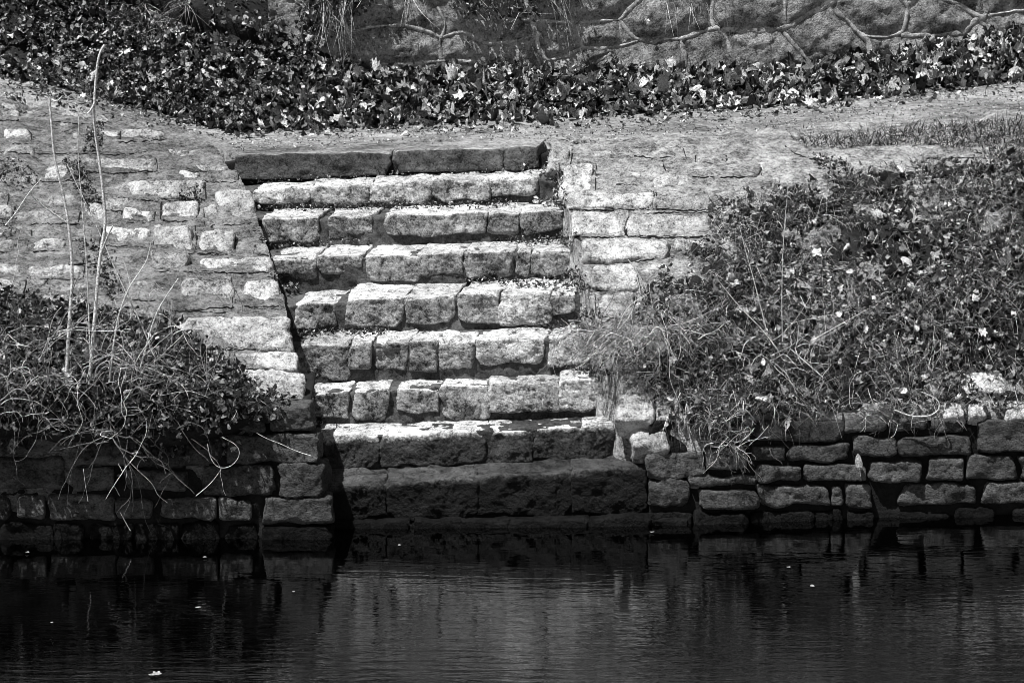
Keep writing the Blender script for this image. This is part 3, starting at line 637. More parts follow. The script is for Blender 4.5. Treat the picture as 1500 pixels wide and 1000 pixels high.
def in_poly(x, y, poly):
    c = False; j = len(poly) - 1
    for i in range(len(poly)):
        xi, yi = poly[i]; xj, yj = poly[j]
        if (yi > y) != (yj > y) and x < (xj - xi) * (y - yi) / (yj - yi) + xi: c = not c
        j = i
    return c
def sample(poly, n, keys, lift=(0, 0.03), seed=0, dens=None):
    """random spots on the ground surfaces inside a traced area"""
    rg = np.random.default_rng(seed); xs = [p[0] for p in poly]; ys = [p[1] for p in poly]; out = []; tries = 0
    while len(out) < n and tries < n * 12:
        tries += 1
        x, y = rg.uniform(min(xs), max(xs)), rg.uniform(min(ys), max(ys))
        if not in_poly(x, y, poly): continue
        if dens is not None and rg.random() > dens(x, y): continue
        h = hit(x, y, keys)
        if h is None: continue
        out.append((h[0] + h[1] * rg.uniform(*lift), h[1]))
    return out
def clumpy(scale=0.02, thr=0.0, seed=4):
    def f(x, y):
        v = vnoise(np.array([[x * scale, y * scale * 1.4, 0.5]]), seed)[0]
        return 1.0 if v > thr else 0.25
    return f
def tmix(pale, mid=0.3):
    def f(rg, k):
        r = rg.random()
        return rg.uniform(0.75, 1.0) if r < pale else (rg.uniform(0.35, 0.7) if r < pale + mid else rg.uniform(0.0, 0.3))
    return f
STEPV = []; STEPF = []; o_ = 0
for i in range(1, len(STEP)):                       # tread surfaces to drop leaves on
    _, L, R = STEP[i]
    if i + 1 < len(STEP): L2, R2 = STEP[i + 1][1].copy(), STEP[i + 1][2].copy()
    else: L2, R2 = L + [0, .5, 0], R + [0, .5, 0]
    L2[2], R2[2] = L[2], R[2]
    for q in (L, R, R2, L2): STEPV.append(tuple(q))
    STEPF.append((o_, o_ + 1, o_ + 2, o_ + 3)); o_ += 4
BV['ST'] = BVHTree.FromPolygons(STEPV, STEPF)

# ------------------------------------------------------------------ leaf litter at the foot of the retaining wall
bank = [(300, 190), (330, 150), (400, 105), (470, 92), (560, 100), (700, 100), (800, 108), (900, 100), (1000, 108), (1100, 104), (1200, 96), (1300, 80), (1400, 55), (1450, 42), (1700, 20), (1900, 10), (1900, 92), (1500, 122), (1330, 142), (1200, 152), (1000, 168), (820, 182), (560, 190), (420, 192)]
p1 = sample(bank, 7500, ['BK', 'PA'], (0.0, 0.055), 11)
tag(scatter_leaves('leaf_litter', p1, M_leaf, (0.014, 0.064), tilt=0.85, curl=1.1, tones=tmix(0.26, 0.36), oval=0.2, seed=21), 'thick drift of dead maple leaves along the foot of the retaining wall', 'fallen leaves', None, 'stuff')
left_bank = [(-700, -165), (-200, -165), (0, -160), (250, -150), (440, -140), (470, -30), (480, 60), (462, 95), (420, 140), (340, 200), (300, 190), (200, 165), (100, 150), (0, 132), (-400, 90), (-700, 70)]
p2 = sample(left_bank, 23000, ['BK', 'PA'], (0.0, 0.13), 12, dens=clumpy(0.012, -0.1))
tag(scatter_leaves('ivy_cover', p2, M_ivy, (0.012, 0.034), tilt=1.4, curl=0.8, tones=tmix(0.2, 0.3), oval=0.5, seed=22), 'dark tangle of ivy and small leaves covering the upper left bank', 'ivy', None, 'stuff')
p3 = sample([(-400, 20), (0, 20), (450, 30), (440, 150), (330, 195), (100, 145), (0, 125), (-400, 85)], 700, ['BK', 'PA'], (0.03, 0.11), 13)
tag(scatter_leaves('leaf_litter', p3, M_leaf, (0.03, 0.056), tilt=1.2, curl=1.0, tones=tmix(0.25, 0.5), seed=23), 'large dead leaves lying over the ivy on the upper left bank', 'fallen leaves', None, 'stuff')
p9 = sample([(330, 190), (560, 184), (820, 176), (1000, 163), (1330, 138), (1500, 118), (1900, 90), (1900, 110), (1500, 136), (1200, 168), (1000, 180), (800, 192), (560, 200), (350, 204)], 420, ['PA'], (0.003, 0.012), 114)
tag(scatter_leaves('leaf_litter', p9, M_leaf, (0.012, 0.04), tilt=0.5, curl=0.8, tones=tmix(0.3, 0.4), seed=124), 'scattered dead leaves spilled from the drift onto the path', 'fallen leaves', None, 'stuff')
p4 = sample([(-400, 60), (0, 90), (200, 140), (420, 170), (700, 180), (700, 192), (420, 200), (330, 208), (200, 178), (0, 138), (-400, 100)], 2600, ['BK', 'PA'], (0.0, 0.02), 14)
tag(scatter_leaves('leaf_litter', p4, M_leaf, (0.008, 0.026), tilt=0.7, curl=0.6, tones=tmix(0.25, 0.4), oval=0.7, seed=24), 'fine broken leaf scraps along the left edge of the path', 'fallen leaves', None, 'stuff')

# path chips
pc = sample([(330, 205), (800, 182), (1000, 167), (1500, 120), (1900, 92), (1900, 165), (1500, 185), (1200, 204), (1000, 206), (800, 212), (580, 220), (345, 226)], 8500, ['PA'], (0.0, 0.003), 15)
tag(scatter_leaves('gravel', pc, M_gravel, (0.004, 0.017), tilt=0.5, curl=0.9, tones=tmix(0.35, 0.4), oval=1.0, seed=25), 'loose grit and leaf scraps strewn over the path', 'gravel', None, 'stuff')

# ------------------------------------------------------------------ right bank: grass, leaves and weeds
rbank = [(1045, 296), (1120, 282), (1180, 268), (1260, 250), (1340, 240), (1430, 238), (1500, 212), (1900, 175), (1900, 595), (1500, 604), (1400, 612), (1250, 612), (1120, 618), (1060, 630), (1000, 640), (960, 612), (925, 560), (890, 530), (850, 500), (860, 476), (930, 465), (950, 420), (975, 390), (1010, 365), (1045, 345), (1040, 320)]
cov = patch('CV', 'ground', [[(x, y, yy + (0.05 if (k == 0 or q == 0) else -0.04 - 0.025 * math.sin(x * .013 + y * .02))) for q, (x, y, yy) in enumerate(r)] for k, r in enumerate(
     [[(1045, 300, 19.52), (1120, 286, 19.6), (1200, 268, 19.7), (1500, 240, 19.8), (1900, 215, 19.9), (2250, 200, 20)],
      [(1010, 372, 19.0), (1100, 372, 19.05), (1200, 370, 19.1), (1500, 355, 19.2), (1900, 335, 19.25), (2250, 325, 19.3)],
      [(955, 465, 18.57), (1050, 465, 18.6), (1200, 465, 18.7), (1500, 455, 18.75), (1900, 445, 18.8), (2250, 440, 18.85)],
      [(935, 555, 18.25), (1040, 555, 18.3), (1200, 550, 18.4), (1500, 545, 18.5), (1900, 535, 18.55), (2250, 530, 18.6)],
      [(1000, 628, 18.06), (1060, 622, 18.08), (1200, 600, 18.25), (1500, 585, 18.35), (1900, 575, 18.45), (2250, 570, 18.5)]])], 260, 180, 0.045, M_soil, nscale=5, seed=31)
tag(cov, 'dark soil of the overgrown bank right of the steps', None, None, 'structure')
BV['CV'] = BVHTree.FromPolygons([tuple(v) for v in SURF['CV'][0]], [tuple(int(i) for i in f) for f in SURF['CV'][1]])
p5 = sample(rbank, 9500, ['RF', 'CV'], (0.0, 0.06), 16, dens=clumpy(0.02, -0.05, 9))
tag(scatter_leaves('leaf_litter', p5, M_leaf, (0.009, 0.032), tilt=1.5, curl=1.3, tones=tmix(0.2, 0.45), oval=0.3, seed=26), 'small dead leaves caught in the grass of the right bank', 'fallen leaves', None, 'stuff')
p6 = sample([(1150, 270), (1430, 245), (1500, 240), (1900, 215), (1900, 560), (1500, 570), (1250, 590), (1080, 640), (1000, 620), (1080, 450)], 1000, ['RF', 'CV'], (0.02, 0.06), 17, dens=clumpy(0.015, -0.1, 5))
tag(scatter_leaves('leaf_litter', p6, M_leaf, (0.026, 0.048), kinds=(0, 1, 2), tilt=1.2, curl=1.2, tones=tmix(0.18, 0.55), seed=27), 'larger pale leaves resting on top of the right bank grass', 'fallen leaves', None, 'stuff')
g1 = sample(rbank, 26000, ['RF', 'CV'], (0.0, 0.05), 18, dens=clumpy(0.016, -0.1, 14))
tag(blade_set('grass', g1, M_grass, (0.04, 0.15), 0.0014, seed=31, lean=0.75, bias=(-0.2, -0.4, -0.2)), 'matted dry grass covering the bank right of the steps', 'grass', None, 'stuff')
g2 = sample([(1160, 205), (1300, 193), (1430, 180), (1900, 150), (1900, 260), (1500, 250), (1430, 225), (1330, 212), (1230, 219), (1180, 216)], 12000, ['RF', 'PA'], (0, 0.01), 19)
tag(blade_set('grass', g2, M_ivy, (0.03, 0.09), 0.0028, seed=32, lean=0.5, bias=(0, -0.2, 0.2)), 'dark grass verge between the path and the right wall', 'grass', None, 'stuff')

# ------------------------------------------------------------------ left lower mound of leaves and brush
LM = [[(-700, 430, 18.55), (-300, 430, 18.55), (0, 432, 18.5), (120, 448, 18.45), (250, 478, 18.4), (350, 545, 18.15)],
      [(-700, 500, 18.1), (-300, 500, 18.1), (0, 500, 18.05), (120, 510, 18.02), (250, 520, 18.05), (380, 580, 17.95)],
      [(-700, 570, 17.75), (-300, 570, 17.75), (0, 570, 17.7), (120, 575, 17.68), (260, 580, 17.7), (420, 600, 17.8)],
      [(-700, 626, 17.66), (-300, 626, 17.66), (0, 626, 17.65), (120, 632, 17.64), (260, 634, 17.66), (400, 616, 17.76)],
      [(-700, 640, 17.76), (-300, 640, 17.76), (0, 644, 17.75), (120, 652, 17.74), (260, 650, 17.75), (380, 630, 17.84)]]
tag(patch('LM', 'ground', LM, 160, 90, 0.03, M_soil, nscale=5, seed=41), 'dark soil mound over the left quay wall', None, None, 'structure')
BV['LM'] = BVHTree.FromPolygons([tuple(v) for v in SURF['LM'][0]], [tuple(int(i) for i in f) for f in SURF['LM'][1]])
mound = [(-500, 425), (0, 425), (100, 440), (200, 462), (260, 480), (320, 515), (400, 575), (445, 592), (430, 606), (390, 640), (320, 668), (230, 672), (120, 668), (0, 655), (-500, 650)]
p7 = sample(mound, 9000, ['LM', 'LF'], (0.0, 0.07), 42)
tag(scatter_leaves('leaf_litter', p7, M_ivy, (0.012, 0.036), tilt=1.4, curl=1.0, tones=tmix(0.10, 0.28), oval=0.4, seed=43), 'dark wet leaves heaped under the bramble on the left', 'fallen leaves', None, 'stuff')
B0 = ['BK', 'PA']
g3 = sample([(-500, 430), (0, 430), (200, 460), (330, 520), (445, 588), (420, 612), (330, 600), (200, 620), (0, 600), (-500, 600)], 2600, ['LM', 'LF'], (0, 0.03), 44)
g4 = sample([(170, 5), (280, 0), (290, 30), (240, 55), (180, 40)], 900, B0, (0, 0.06), 46)
tag(blade_set('grass', g4, M_grass, (0.05, 0.16), 0.0018, seed=47, lean=0.6, bias=(0.2, -0.5, 0)), 'faded grass hanging in the ivy high on the upper left bank', 'grass', None, 'stuff')
tag(blade_set('grass', g3, M_grass, (0.04, 0.15), 0.0015, seed=45, lean=0.9, bias=(0, -0.4, 0.1), tonep=1.6), 'thin dead grass through the heap of leaves on the left', 'grass', None, 'stuff')

# ------------------------------------------------------------------ bare canes, brambles, tufts (things)
def cane(name, pix, Y, r0, r1, label, cat, group=None, branches=(), dy=0.0):
    P = np.array([at_Y(x, y, Y + dy * k / max(1, len(pix) - 1)) for k, (x, y) in enumerate(pix)])
    if P[0][2] > P[-1][2]: P = P[::-1]
    o = empty(name, tuple(P[0]), label, cat, group)
    tube_set('stem', [(resample(smooth_line(P, 2), 0.02), r0, r1)], M_cane, o, tones=[0.85])
    for b_ in branches:
        B = np.array([at_Y(x, y, Y - 0.03 * k) for k, (x, y) in enumerate(b_)])
        tube_set('twig', [(resample(smooth_line(B, 2), 0.02), r0 * 0.55, r1 * 0.6)], M_cane, o, tones=[0.7])
    return o
G_ = 'tall bare canes standing left of the steps'
cane('bare_cane', [(153, 66), (148, 74), (143, 88), (139, 130), (137, 178), (146, 240), (152, 290), (155, 330), (148, 365), (144, 400), (140, 450), (131, 560), (128, 610)], 17.75, .0115, .006, 'tallest pale cane, reaching above the wall to the ivy', 'cane', G_, branches=[[(139, 150), (130, 168), (122, 166)], [(148, 372), (158, 345), (166, 330)]])
cane('bare_cane', [(72, 142), (76, 190), (79, 230), (87, 262), (95, 295), (102, 340), (107, 405), (101, 470), (97, 560), (96, 620)], 17.72, .0105, .006, 'second tallest pale cane, just left of the tallest one', 'cane', G_, branches=[[(76, 146), (84, 150), (92, 140)], [(96, 325), (60, 300), (48, 288)]])
cane('bare_cane', [(115, 158), (115, 190), (114, 225), (120, 300), (128, 400), (132, 520)], 17.9, .004, .002, 'thin pale stem between the two tallest canes', 'cane', G_)
cane('bare_cane', [(222, 352), (219, 368), (214, 385), (200, 405), (188, 422), (170, 470), (160, 560)], 17.6, .005, .003, 'short cane bent to the right in front of the squared wall stones', 'cane', G_)
cane('bare_cane', [(261, 408), (246, 430), (232, 452), (222, 478), (205, 540)], 17.7, .0045, .003, 'short arched cane rising over the right side of the bramble', 'cane', G_)
cane('bare_cane', [(98, 240), (122, 290), (150, 350), (175, 410), (205, 470), (225, 520)], 17.85, .004, .003, 'dark slanting cane crossing behind the tall ones', 'cane', G_)
cane('bare_cane', [(60, 262), (40, 285), (25, 310), (8, 330)], 18.2, .004, .002, 'short dark twig leaning at the far left of the wall', 'cane', G_)

def bramble(name, label, cx, cy, Y, n, spread, L, seed, group=None, up=0.5, rr=(0.0011, 0.0030), drop=1.0):
    """arching canes thrown from a crown of roots"""
    rg = np.random.default_rng(seed); c = at_Y(cx, cy, Y); o = empty(name, tuple(c), label, 'bush', group)
    lines = []; tones = []
    for k in range(n):
        p = c + np.array([rg.normal(0, spread[0]), rg.normal(0, 0.05), rg.normal(0, spread[1])])
        d = nrm([rg.normal(-0.5 if 'spilling left' in label else 0, 0.8), -abs(rg.normal(0.3, 0.3)), rg.normal(up, 0.75)]); l = rg.uniform(*L); st_ = rg.choice([0.2, 1.0], p=[.45, .55])
        pts = [p]; nseg = 14
        for s in range(nseg):
            d = nrm(d + rg.normal(0, 0.20, 3) * (0.5 + st_) + np.array([0, 0, -0.14 * drop * st_ * (s > 2)])); d[1] *= 0.8
            pts.append(pts[-1] + d * l / nseg)
            if pts[-1][2] < 0.03: break
        r0 = rg.uniform(*rr); lines.append((resample(smooth_line(np.array(pts), 1), 0.016), r0, r0 * 0.45)); tn = rg.choice([0.1, 0.4, 0.95], p=[.5, .28, .22]); tones.append(tn)
        for q in range(rg.integers(0, 3)):       # side twigs
            i0 = rg.integers(2, max(3, len(pts) - 2)) if len(pts) > 5 else 0
            if i0: 
                d2 = nrm(d + rg.normal(0, 0.8, 3)); p2 = [pts[min(i0, len(pts) - 1)]]
                for s in range(5): d2 = nrm(d2 + rg.normal(0, .25, 3)); p2.append(p2[-1] + d2 * l * 0.05)
                lines.append((np.array(p2), r0 * 0.6, r0 * 0.3)); tones.append(tn)
    tube_set('stem_tangle', lines, M_cane, o, tones=tones, sides=4)
    return o
b1 = bramble('bramble_bush', 'big tangled bare bramble hanging over the left quay wall', 175, 545, 17.62, 210, (0.26, 0.17), (0.12, 0.5), 5)
b2 = bramble('bramble_bush', 'smaller tangle of thin bramble canes at the left edge of the photo', 20, 540, 17.6, 110, (0.14, 0.16), (0.15, 0.45), 6)
bramble('bramble_bush', 'bare bramble canes further along the bank, beyond the left edge', -260, 560, 17.62, 90, (0.3, 0.12), (0.18, 0.5), 16)
bramble('dry_grass_tuft', 'flattened tuft of pale dead stems lying over the right end of the middle steps', 945, 488, 18.30, 170, (0.22, 0.04), (0.12, 0.36), 7, up=-0.05, rr=(0.0013, 0.0026), drop=0.6)['category'] = 'grass tuft'
bramble('dry_grass_tuft', 'loose pale twigs spilling left from the flattened tuft onto the step ends', 885, 492, 18.22, 75, (0.10, 0.03), (0.12, 0.32), 27, up=0.05, rr=(0.0013, 0.0026), drop=0.5)['category'] = 'grass tuft'
bramble('weed_clump', 'clump of long straight dry stalks in the middle of the right bank', 1160, 520, 18.25, 70, (0.16, 0.08), (0.15, 0.42), 8, up=0.5, rr=(0.001, 0.0022), drop=0.4)['category'] = 'weeds'
bramble('weed_clump', 'dangling dead roots and stems over the top of the right quay wall', 1075, 640, 17.98, 70, (0.06, 0.05), (0.08, 0.22), 9, up=-0.3, rr=(0.001, 0.002), drop=1.2)['category'] = 'weeds'
bramble('weed_clump', 'thin looping stems at the foot of the right bank above the bright blocks', 1330, 600, 18.2, 40, (0.2, 0.03), (0.1, 0.25), 10, up=0.2, rr=(0.001, 0.002))['category'] = 'weeds'
tr = bramble('ivy_trailer', 'long trailing stems hanging down the left quay wall to the water', 168, 640, 17.55, 14, (0.06, 0.03), (0.3, 0.55), 12, up=-0.9, rr=(0.0022, 0.0034), drop=1.2); tr['category'] = 'creeper'
# traced individual stems
cane('curled_stem', [(325, 640), (349, 652), (352, 668), (338, 684), (320, 686), (308, 672), (304, 650)], 17.55, .0022, .0014, 'pale stem curled into a ring above the left quay wall', 'stem')
cane('fallen_stalk', [(324, 687), (310, 707), (287, 726)], 17.52, .002, .0012, 'straight stalk hanging below the curled stem', 'stem')
cane('fallen_stalk', [(376, 634), (392, 643), (410, 649), (432, 660), (455, 667)], 17.6, .0022, .0012, 'pale stalk lying across the dark block beside the bottom steps', 'stem')
cane('fallen_stalk', [(122, 686), (125, 710), (129, 734)], 17.55, .0018, .0012, 'short stalk hanging in front of the left quay blocks', 'stem')
cane('fallen_stalk', [(176, 750), (184, 765), (191, 777)], 17.6, .0018, .0012, 'short stalk touching the water by the left quay wall', 'stem')
cane('dry_stalk', [(1083, 330), (1090, 360), (1103, 405), (1113, 445), (1122, 480)], 18.3, .0035, .0015, 'pale dry stalk standing straight in the right bank grass', 'stalk')
cane('dry_stalk', [(1157, 222), (1156, 260), (1148, 340), (1145, 420), (1146, 500)], 18.2, .0025, .001, 'thin tall stalk rising up to the pale right wall', 'stalk')
cane('dry_stalk', [(1272, 452), (1240, 470), (1190, 498)], 18.2, .0025, .0015, 'slanting stalk pointing up to the right in the weeds', 'stalk')
cane('dry_stalk', [(1157, 510), (1180, 530), (1205, 552)], 18.15, .0035, .002, 'thick short stalk lying down to the right in the weeds', 'stalk')
cane('dry_stalk', [(1140, 513), (1115, 480), (1085, 452), (1050, 408)], 18.2, .003, .0015, 'slanting stalk leaning left across the right bank', 'stalk')
cane('curled_stem', [(1310, 600), (1335, 610), (1362, 610), (1378, 598), (1374, 584), (1350, 574)], 18.12, .004, .003, 'thick stem bent in a loop above the right quay wall', 'stem')
cane('dead_branch', [(920, 380), (932, 396), (945, 420), (953, 440), (957, 462)], 18.75, .006, .003, 'pale frayed branch lying on the right wall beside the middle steps', 'branch', branches=[[(930, 396), (938, 425), (940, 455)], [(934, 400), (946, 436), (948, 462)]])

# hanging grass tufts on the retaining wall
def hang_tuft(cx, cy, Y, n, label, seed, spread=0.06, L=(0.12, 0.3)):
    c = at_Y(cx, cy, Y); o = empty('hanging_grass', tuple(c), label, 'grass tuft', 'dry grass tufts hanging down the retaining wall')
    rg = np.random.default_rng(seed); roots = [(c + np.array([rg.normal(0, spread), rg.normal(0, .01), rg.normal(0, 0.02)]), np.array([rg.normal(0, .3), -0.5, -0.6])) for _ in range(n)]
    blade_set('blades', roots, M_grass, L, 0.0022, o, seed, lean=0.25, bias=(0.1, 0, -0.5), tonep=0.7)
hang_tuft(487, -5, 21.9, 90, 'pale grass tuft hanging at the right end of the ivy', 51)
hang_tuft(595, -8, 21.95, 30, 'few pale blades hanging right of the largest tuft', 52, 0.04)
hang_tuft(820, -6, 22.1, 18, 'pale blades hanging beside the dark clump in the middle of the wall', 53, 0.03)
hang_tuft(1020, 10, 22.25, 40, 'thin dry grass wisps over the pale part of the wall right of the centre', 54, 0.12, (0.05, 0.13))
# clump of dark leaves at the top centre of the retaining wall
def wall_clump(poly, n, label, seed, key_lift=0.06):
    rg = np.random.default_rng(seed); xs = [p[0] for p in poly]; ys = [p[1] for p in poly]; pts = []
    while len(pts) < n:
        x, y = rg.uniform(min(xs), max(xs)), rg.uniform(min(ys), max(ys))
        if in_poly(x, y, poly): pts.append((on_plane(x, y, WP, wnv) + wnv * rg.uniform(0.02, key_lift + 0.04), wnv * 0.7 + np.array([0, 0, 0.6])))
    c = np.mean([p[0] for p in pts], 0); o = empty('ivy_clump', tuple(c), label, 'ivy')
    scatter_leaves('leaves', pts, M_ivy, (0.012, 0.032), tilt=1.0, curl=0.7, tones=tmix(0.14, 0.3), oval=0.5, seed=seed, parent=o)
    o_lines = [(np.array([p[0], p[0] + rg.normal(0, 0.05, 3), p[0] + rg.normal(0, 0.07, 3) - [0, 0, 0.05]]), 0.0015, 0.001) for p in pts[::9]]
    tube_set('stems', o_lines, M_cane, o, sides=4)
wall_clump([(640, -80), (655, 8), (680, 22), (720, 30), (770, 26), (785, 34), (800, 10), (830, -10), (840, -80)], 700, 'dark ivy clump hanging at the middle top of the retaining wall', 61)
wall_clump([(430, -80), (440, 80), (470, 70), (500, 40), (540, 15), (555, -80)], 900, 'dark ivy edge spilling onto the left end of the retaining wall', 62)

# ------------------------------------------------------------------ debris on the steps
def debris(poly, n, label, seed, sz=(0.007, 0.022), keys=('ST', 'RF', 'LF'), pale=0.06):
    p = sample(poly, n, list(keys), (0.004, 0.03), seed)
    tag(scatter_leaves('leaf_litter', p, M_leaf, sz, tilt=0.9, curl=0.8, tones=tmix(pale, 0.3), oval=0.6, seed=seed), label, 'fallen leaves', None, 'stuff')
debris([(370, 298), (470, 298), (560, 300), (640, 297), (760, 296), (760, 305), (560, 309), (420, 311), (375, 309)], 620, 'dark leaf crumbs on the tread under the second row of stones', 71, (0.006, 0.017), pale=0.04)
debris([(360, 264), (560, 254), (700, 249), (790, 247), (800, 256), (620, 258), (450, 268), (370, 273)], 300, 'leaf crumbs in the angle under the top slab', 72, (0.006, 0.015), pale=0.05)
debris([(775, 292), (790, 270), (800, 230), (806, 218), (826, 262), (832, 305), (790, 302)], 260, 'dead leaves filling the corner right of the top steps', 73, (0.01, 0.03), pale=0.35)
debris([(700, 350), (760, 349), (838, 335), (848, 360), (760, 361)], 240, 'leaf scraps at the right end of the fourth tread', 74)
debris([(640, 412), (770, 410), (850, 390), (868, 425), (850, 432), (760, 422)], 420, 'leaf scraps at the right end of the fifth tread', 75)
debris([(780, 480), (800, 462), (840, 440), (880, 455), (885, 490), (840, 492)], 380, 'leaves piled against the right end of the sixth tread', 76)
debris([(440, 486), (560, 484), (590, 478), (560, 492), (430, 500), (410, 505), (425, 488)], 240, 'small leaves in the left corner of the sixth tread', 77, pale=0.12)
debris([(840, 540), (880, 530), (900, 548), (850, 552)], 120, 'leaf scraps by the right end of the seventh tread', 78)
debris([(392, 405), (425, 408), (440, 425), (420, 430)], 80, 'leaf crumbs in the left corner of the fifth tread', 79)
debris([(450, 600), (475, 618), (470, 632), (455, 628), (445, 596)], 120, 'leaves wedged between the left wall and the lowest dry step', 80)
debris([(378, 350), (460, 353), (545, 350), (545, 358), (400, 366)], 160, 'leaf crumbs on the fourth tread on the left', 81, (0.006, 0.017), pale=0.04)

# open joints between the wall stones, filled with earth
def cracks(lines, key, parent, seed):
    rg = np.random.default_rng(seed); out = []
    for l in lines:
        P = resample(smooth_line(np.array(l, float), 1), 4.0); P[:, 1] += rg.normal(0, 0.8, len(P)); Q = []
        for x, y in P:
            h = hit(x, y, [key])
            if h is not None: Q.append(h[0] + h[1] * rg.uniform(-0.004, 0.004))
        if len(Q) > 2: out.append((np.array(Q), rg.uniform(.002, .007), rg.uniform(.001, .005)))
    tube_set('open_joint', out, M_mortd, parent, sides=6)
cracks([[(-200, 222), (0, 222), (60, 226), (130, 226), (180, 228), (216, 222)], [(120, 252), (170, 255), (228, 252)], [(222, 371), (260, 373), (286, 372)], [(290, 373), (345, 374)], [(226, 397), (300, 400), (400, 400)], [(300, 511), (360, 513), (426, 511)],
        [(365, 452), (410, 452)], [(286, 330), (288, 368)], [(345, 340), (345, 370)], [(160, 292), (230, 296), (300, 294)], [(300, 268), (302, 292)], [(0, 440), (40, 432), (70, 440)], [(20, 320), (60, 310), (110, 318)], [(250, 455), (330, 458)], [(320, 540), (440, 542)], [(440, 530), (446, 585)]], 'LF', lw, 5)
cracks([[(834, 307), (900, 309), (958, 306), (1010, 309), (1062, 306)], [(957, 280), (962, 306)], [(838, 347), (880, 348), (920, 346)], [(918, 345), (918, 325), (940, 314), (960, 311), (1045, 312)], [(918, 346), (980, 350), (1040, 346)], [(930, 383), (985, 378)], [(860, 384), (900, 384)], [(874, 426), (936, 426)], [(970, 235), (975, 250)], [(1000, 216), (1005, 232)], [(860, 290), (835, 278)], [(1150, 215), (1175, 232), (1230, 238)]], 'RF', rw, 6)
def edge_joints(specs, skip=0.25):
    out = []
    for x0, y0, x1, y1, *_ in specs:
        if x0 < -250 or random.random() < skip: continue
        j = lambda: random.uniform(-2.5, 2.5)
        out.append([(x0 + random.uniform(-4, 12), y1 + 1 + j()), ((x0 + x1) / 2, y1 + 2 + j()), (x1 + random.uniform(-8, 4), y1 + 1 + j())])
        if random.random() < 0.5: out.append([(x1 + 2 + j(), y0 + 4), (x1 + 3 + j(), (y0 + y1) / 2), (x1 + 2 + j(), y1 - 1)])
        if random.random() < 0.25: out.append([(x0 - 2 + j(), y0 + 4), (x0 - 3 + j(), y1 - 1)])
    return out
cracks(edge_joints(LS), 'LF', lw, 15)
cracks(edge_joints(RS, 0.45), 'RF', rw, 16)
def weeds(poly, n, label, seed, key, m=M_ivy, sz=(0.006, 0.022), lift=(0, 0.03)):
    p = sample(poly, n, [key], lift, seed)
    tag(scatter_leaves('weeds', p, m, sz, tilt=1.3, curl=1.0, tones=tmix(0.08, 0.25), oval=0.7, seed=seed), label, 'weeds', None, 'stuff')
weeds([(262, 278), (290, 272), (300, 300), (278, 312), (262, 300)], 160, 'small dark weed growing out of the left wall beside the long stone', 91, 'LF')
weeds([(128, 188), (150, 182), (152, 220), (120, 225)], 140, 'dark weed clump on the left wall behind the tallest cane', 92, 'LF')
weeds([(-100, 215), (40, 240), (60, 262), (45, 285), (0, 270), (-100, 270)], 500, 'dark weeds spreading over the wall at the left edge', 93, 'LF')
weeds([(-100, 330), (20, 325), (30, 345), (-100, 360)], 140, 'small weeds at the left edge halfway up the wall', 94, 'LF')
weeds([(90, 235), (120, 240), (150, 300), (135, 320), (105, 270)], 260, 'withered weeds on the left wall between the two tallest canes', 95, 'LF')
weeds([(110, 350), (150, 360), (190, 430), (160, 440), (120, 390)], 260, 'withered weeds above the bramble on the left wall', 96, 'LF')
weeds([(1180, 228), (1240, 236), (1260, 250), (1200, 250)], 120, 'moss and weeds on the right wall under the grass verge', 97, 'RF')

# ------------------------------------------------------------------ single big leaves
def big_leaf(x, y, size, keys, label, seed, group='large pale fallen leaves', upright=0.3, tone=0.95, kind=0, lift=0.03, mat=None, name='fallen_leaf', pos=None):
    rg = np.random.default_rng(seed)
    if pos is None:
        h = hit(x, y, keys)
        if h is None: return
        p, n = h[0] + h[1] * lift, h[1]
    else: p, n = pos
    T, F = LT[kind]; P = leaf_pts(T, size, 0.45, 0.4, rg)
    nn = nrm(n * (1 - upright) + np.array([-0.3, -1, 0.2]) * upright); a, b2 = frame(nn); th = rg.uniform(0, 6.28)
    e1 = a * math.cos(th) + b2 * math.sin(th); e2 = np.cross(nn, e1)
    W = P[:, :1] * e1 + P[:, 1:2] * e2 + P[:, 2:] * nn
    o = mesh_obj(name, W, F, mat or M_leaf, attr=np.full(len(W), tone)); o.location = tuple(p)
    tag(o, label, 'leaf', group)
    s = tube_set('leaf_stalk', [(np.array([P[len(T) // 2 - 0 if False else -1] * 0, [0, 0, 0]]) + np.array([[0, 0, 0], -e2 * size * 1.1 + nn * size * 0.1]), 0.0012, 0.0008)], M_cane, None, tones=[0.6], sides=4)
    s.parent = o
    return o
B = ['BK', 'PA']
big_leaf(893, 94, 0.055, B, 'large pale curled leaf standing up against the wall at the middle of the drift', 1, upright=0.8, lift=0.06)
big_leaf(915, 118, 0.040, B, 'pale leaf just below the upright one at the wall', 2, upright=0.5)
big_leaf(946, 29, 0.032, B, 'small pale leaf stuck high on the retaining wall', 3, pos=(on_plane(946, 29, WP, wnv) + wnv * 0.04, wnv), upright=0.5)
big_leaf(1128, 112, 0.058, B, 'broad pale leaf at the top of the drift right of the middle', 4, upright=0.5)
big_leaf(1145, 117, 0.045, B, 'pale leaf touching the broad one at the top of the drift', 5, upright=0.5)
big_leaf(1283, 90, 0.045, B, 'flat pale leaf at the wall foot under the big polygonal stone', 6, upright=0.5)
big_leaf(1390, 60, 0.036, B, 'pale leaf resting beside a thin stick at the upper right', 7, upright=0.5)
big_leaf(1448, 108, 0.036, B, 'bright leaf low in the drift at the far right', 8, upright=0.3)
big_leaf(1185, 158, 0.055, B, 'wide flat leaf at the edge of the path on the right', 9, upright=0.2, kind=1)
big_leaf(1215, 153, 0.050, B, 'flat leaf beside the wide one at the path edge', 10, upright=0.2)
big_leaf(880, 137, 0.050, B, 'bright leaf low in the middle of the drift', 11, upright=0.5)
